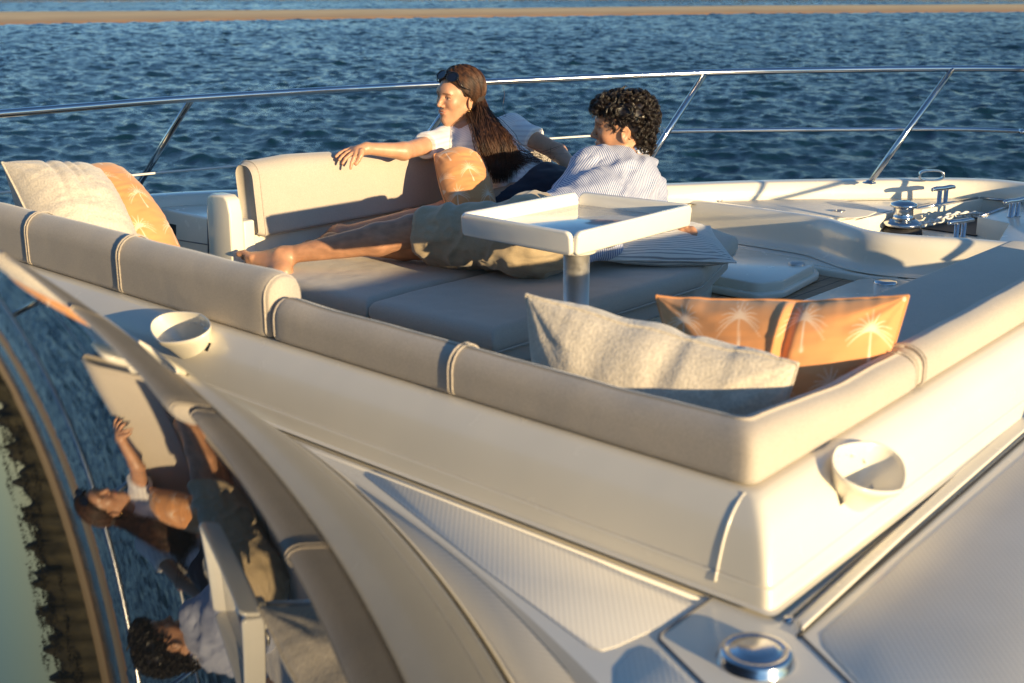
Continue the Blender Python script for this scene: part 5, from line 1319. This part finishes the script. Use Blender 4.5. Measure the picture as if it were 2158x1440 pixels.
axT = (up_b-pel)/np.linalg.norm(up_b-pel); latT = (sR-sL)-axT*((sR-sL)@axT); latT /= np.linalg.norm(latT)
def wrm(V, Q):
    n = vnormals(V, Q); a = (V-pel)@axT; l = (V-pel)@latT
    f = fbm(np.stack([l*2.6+a*.8, a*.9-l*.5, V[:, 2]*0+1], 1), 9, 3); g = fbm(V, 16, 3)
    fold = np.exp(-((l-.10+.35*(a-.35))/.018)**2)*.010-np.exp(-((l+.02+.25*(a-.3))/.016)**2)*.008+np.exp(-((l+.12-.2*(a-.3))/.02)**2)*.008
    return V+n*(f*.015+g*.004+fold*np.clip(a/.1, 0, 1))[:, None]
shirt = finish('shirt', S, SHIRT, man, 2, .5, wrm)
me = shirt.data; V = np.zeros(len(me.vertices)*3); me.vertices.foreach_get('co', V); V = V.reshape(-1, 3)
dl = (eL-sL)/np.linalg.norm(eL-sL); perpA = np.cross(dl, [0, -1, .3]); perpA /= np.linalg.norm(perpA)
distArm = np.linalg.norm((V-sL)-((V-sL)@dl)[:, None]*dl, axis=1); onarm = ((V-sL)@dl > .005) & (distArm < .085) & ((V-sL)@latT < .03)
ss = np.where(onarm, (V-sL)@perpA, V@np.array([.93, .30, .10]))
q_ = (V-neck); yoke = np.linalg.norm(q_, axis=1) < .075; ss = np.where(yoke & ~onarm, V[:, 2]*.8+V[:, 0]*.3, ss)
attr(shirt, 's', ss+fbm(V, 5, 2)*.004)
# collar
cb_ = neck+np.array([.004, -.004, .022]); fr = frame(np.array([-.25, .08, 1]), (0, -1, 0)); V = []; n = 44
for (rad, hh) in ((.070, -.012), (.067, .012), (.066, .030), (.069, .036), (.077, .028), (.085, .004), (.083, .002)):
    for a in np.linspace(R(-150), R(150), n): V.append(cb_+fr@np.array([hh+.0*math.cos(a), rad*math.sin(a)*-1, rad*math.cos(a)]))
i = np.arange(6)[:, None]*n; j = np.arange(n-1)[None]; Q = np.stack([i+j, i+j+1, i+n+j+1, i+n+j], -1).reshape(-1, 4)
V = np.array(V); co = fast('collar', V, Q, SHIRT, shirt); attr(co, 's', np.repeat(np.linspace(0, .05, 7), n)); mm = co.modifiers.new('t', 'SOLIDIFY'); mm.thickness = .002
# khaki shorts
S = SDF(lo, hi, .0055)
S.cone(pel+(mid-pel)*.12, pel, .138, .145, .04); S.cone(pel, hL, .138, .130, .05)
hem = kL+(hL-kL)*.06
S.cone(hL, hem, .122, .094, .05); S.cone(hL+[0.02, .1, -.03], kR+(hL-kR)*.2, .12, .085, .04)
S.cutlocal(hem, kL-hL, .17); S.cut((0, 0, 2.556), (0, 0, -1)); S.cut(pel+(mid-pel)*.10, mid-pel)
def wrk(V, Q):
    n = vnormals(V, Q); ax = (hL-kL)/np.linalg.norm(hL-kL); a = (V-kL)@ax; u = (V[:, 2])*1.0
    f = fbm(np.stack([a*1.1+u*1.6, u*2.4-a*.7, V[:, 1]*.6], 1), 8, 3); ridge = 1-np.abs(fbm(np.stack([a*2.2-u*1.5, u*2+a*1.2, V[:, 1]], 1), 6, 2))*2.4
    hemr = np.exp(-((a-.032)/.004)**2)*-.003
    return V+n*(f*.010+np.clip(ridge, -.2, 1)*.010*np.clip(a/.12, .15, 1)+hemr)[:, None]
sh = finish('shorts', S, KHAKI, man, 2, .5, wrk)
S = SDF(pel-.25, pel+.25, .006); S.cone(pel+(mid-pel)*.02, pel+(mid-pel)*.22, .135, .132, .0); S.cut(pel+(mid-pel)*.22, mid-pel); S.cut((0, 0, 2.557), (0, 0, -1)); S.cut(pel+(mid-pel)*.05, pel-mid)
finish('waistband', S, NAVY, sh)
# curly hair
S = SDF(mh-.19, mh+.19, .0042); P = PM; M = MM_
S.ell(P(-.032, 0, .040), np.array((.097, .081, .086))*MS, M, .0); S.ell(P(-.070, 0, -.035), np.array((.046, .060, .086))*MS, M, .03)
S.ell(P(.035, .01, .080), np.array((.065, .06, .036))*MS, M, .03)
S.ell(P(.078, 0, -.040), np.array((.092, .12, .092))*MS, M, .008, True)
for y in (-1, 1): S.ell(P(.0, y*.09, -.030), np.array((.040, .040, .050))*MS, M, .006, True)
hm = finish('hair', S, HAIR_M, man, 1, .5, lambda V, Q: V+vnormals(V, Q)*(fbm(V, 19, 3)*.012)[:, None])
rg_ = np.random.default_rng(5); paths = []
me = hm.data; V = np.zeros(len(me.vertices)*3); me.vertices.foreach_get('co', V); V = V.reshape(-1, 3)
q = (V-mh)@M; cand = V[(q[:, 2] > -.115) & ~((np.abs(q[:, 0]) < .05) & (q[:, 2] < .02) & (np.abs(q[:, 1]) > .05))]
for k in range(560):
    c = cand[rg_.integers(len(cand))]; qd = (c-P(-.03, 0, .02)); qd /= np.linalg.norm(qd); dn = -M[:, 2]*.55+M[:, 0]*rg_.uniform(-.4, .6)+rg_.normal(size=3)*.45
    t = dn-qd*dn.dot(qd); t /= np.linalg.norm(t); b = np.cross(t, qd); Ln = rg_.uniform(.025, .060); rr_ = rg_.uniform(.005, .0125); ph = rg_.uniform(0, 6.3); turns = rg_.uniform(.8, 1.6)
    for sub_ in range(8):
        jo = rg_.normal(size=3)*.0022; jr = rr_*rg_.uniform(.8, 1.15); jp = ph+rg_.normal()*.22; pts = []
        for s in np.linspace(0, 1, 12):
            a = jp+s*turns*2*math.pi; pts.append(c+jo*(1-.3*s)+t*(s-.3)*Ln+qd*(.001+jr*(.75+.75*math.sin(a)))+b*jr*math.cos(a))
        paths.append((pts, np.interp(np.linspace(0, 1, 12), [0, .3, 1], [.0008, .0013, .0004])))
V, Q = tubes(paths, 4); fast('hair_curls', V, Q, HAIR_M, hm)
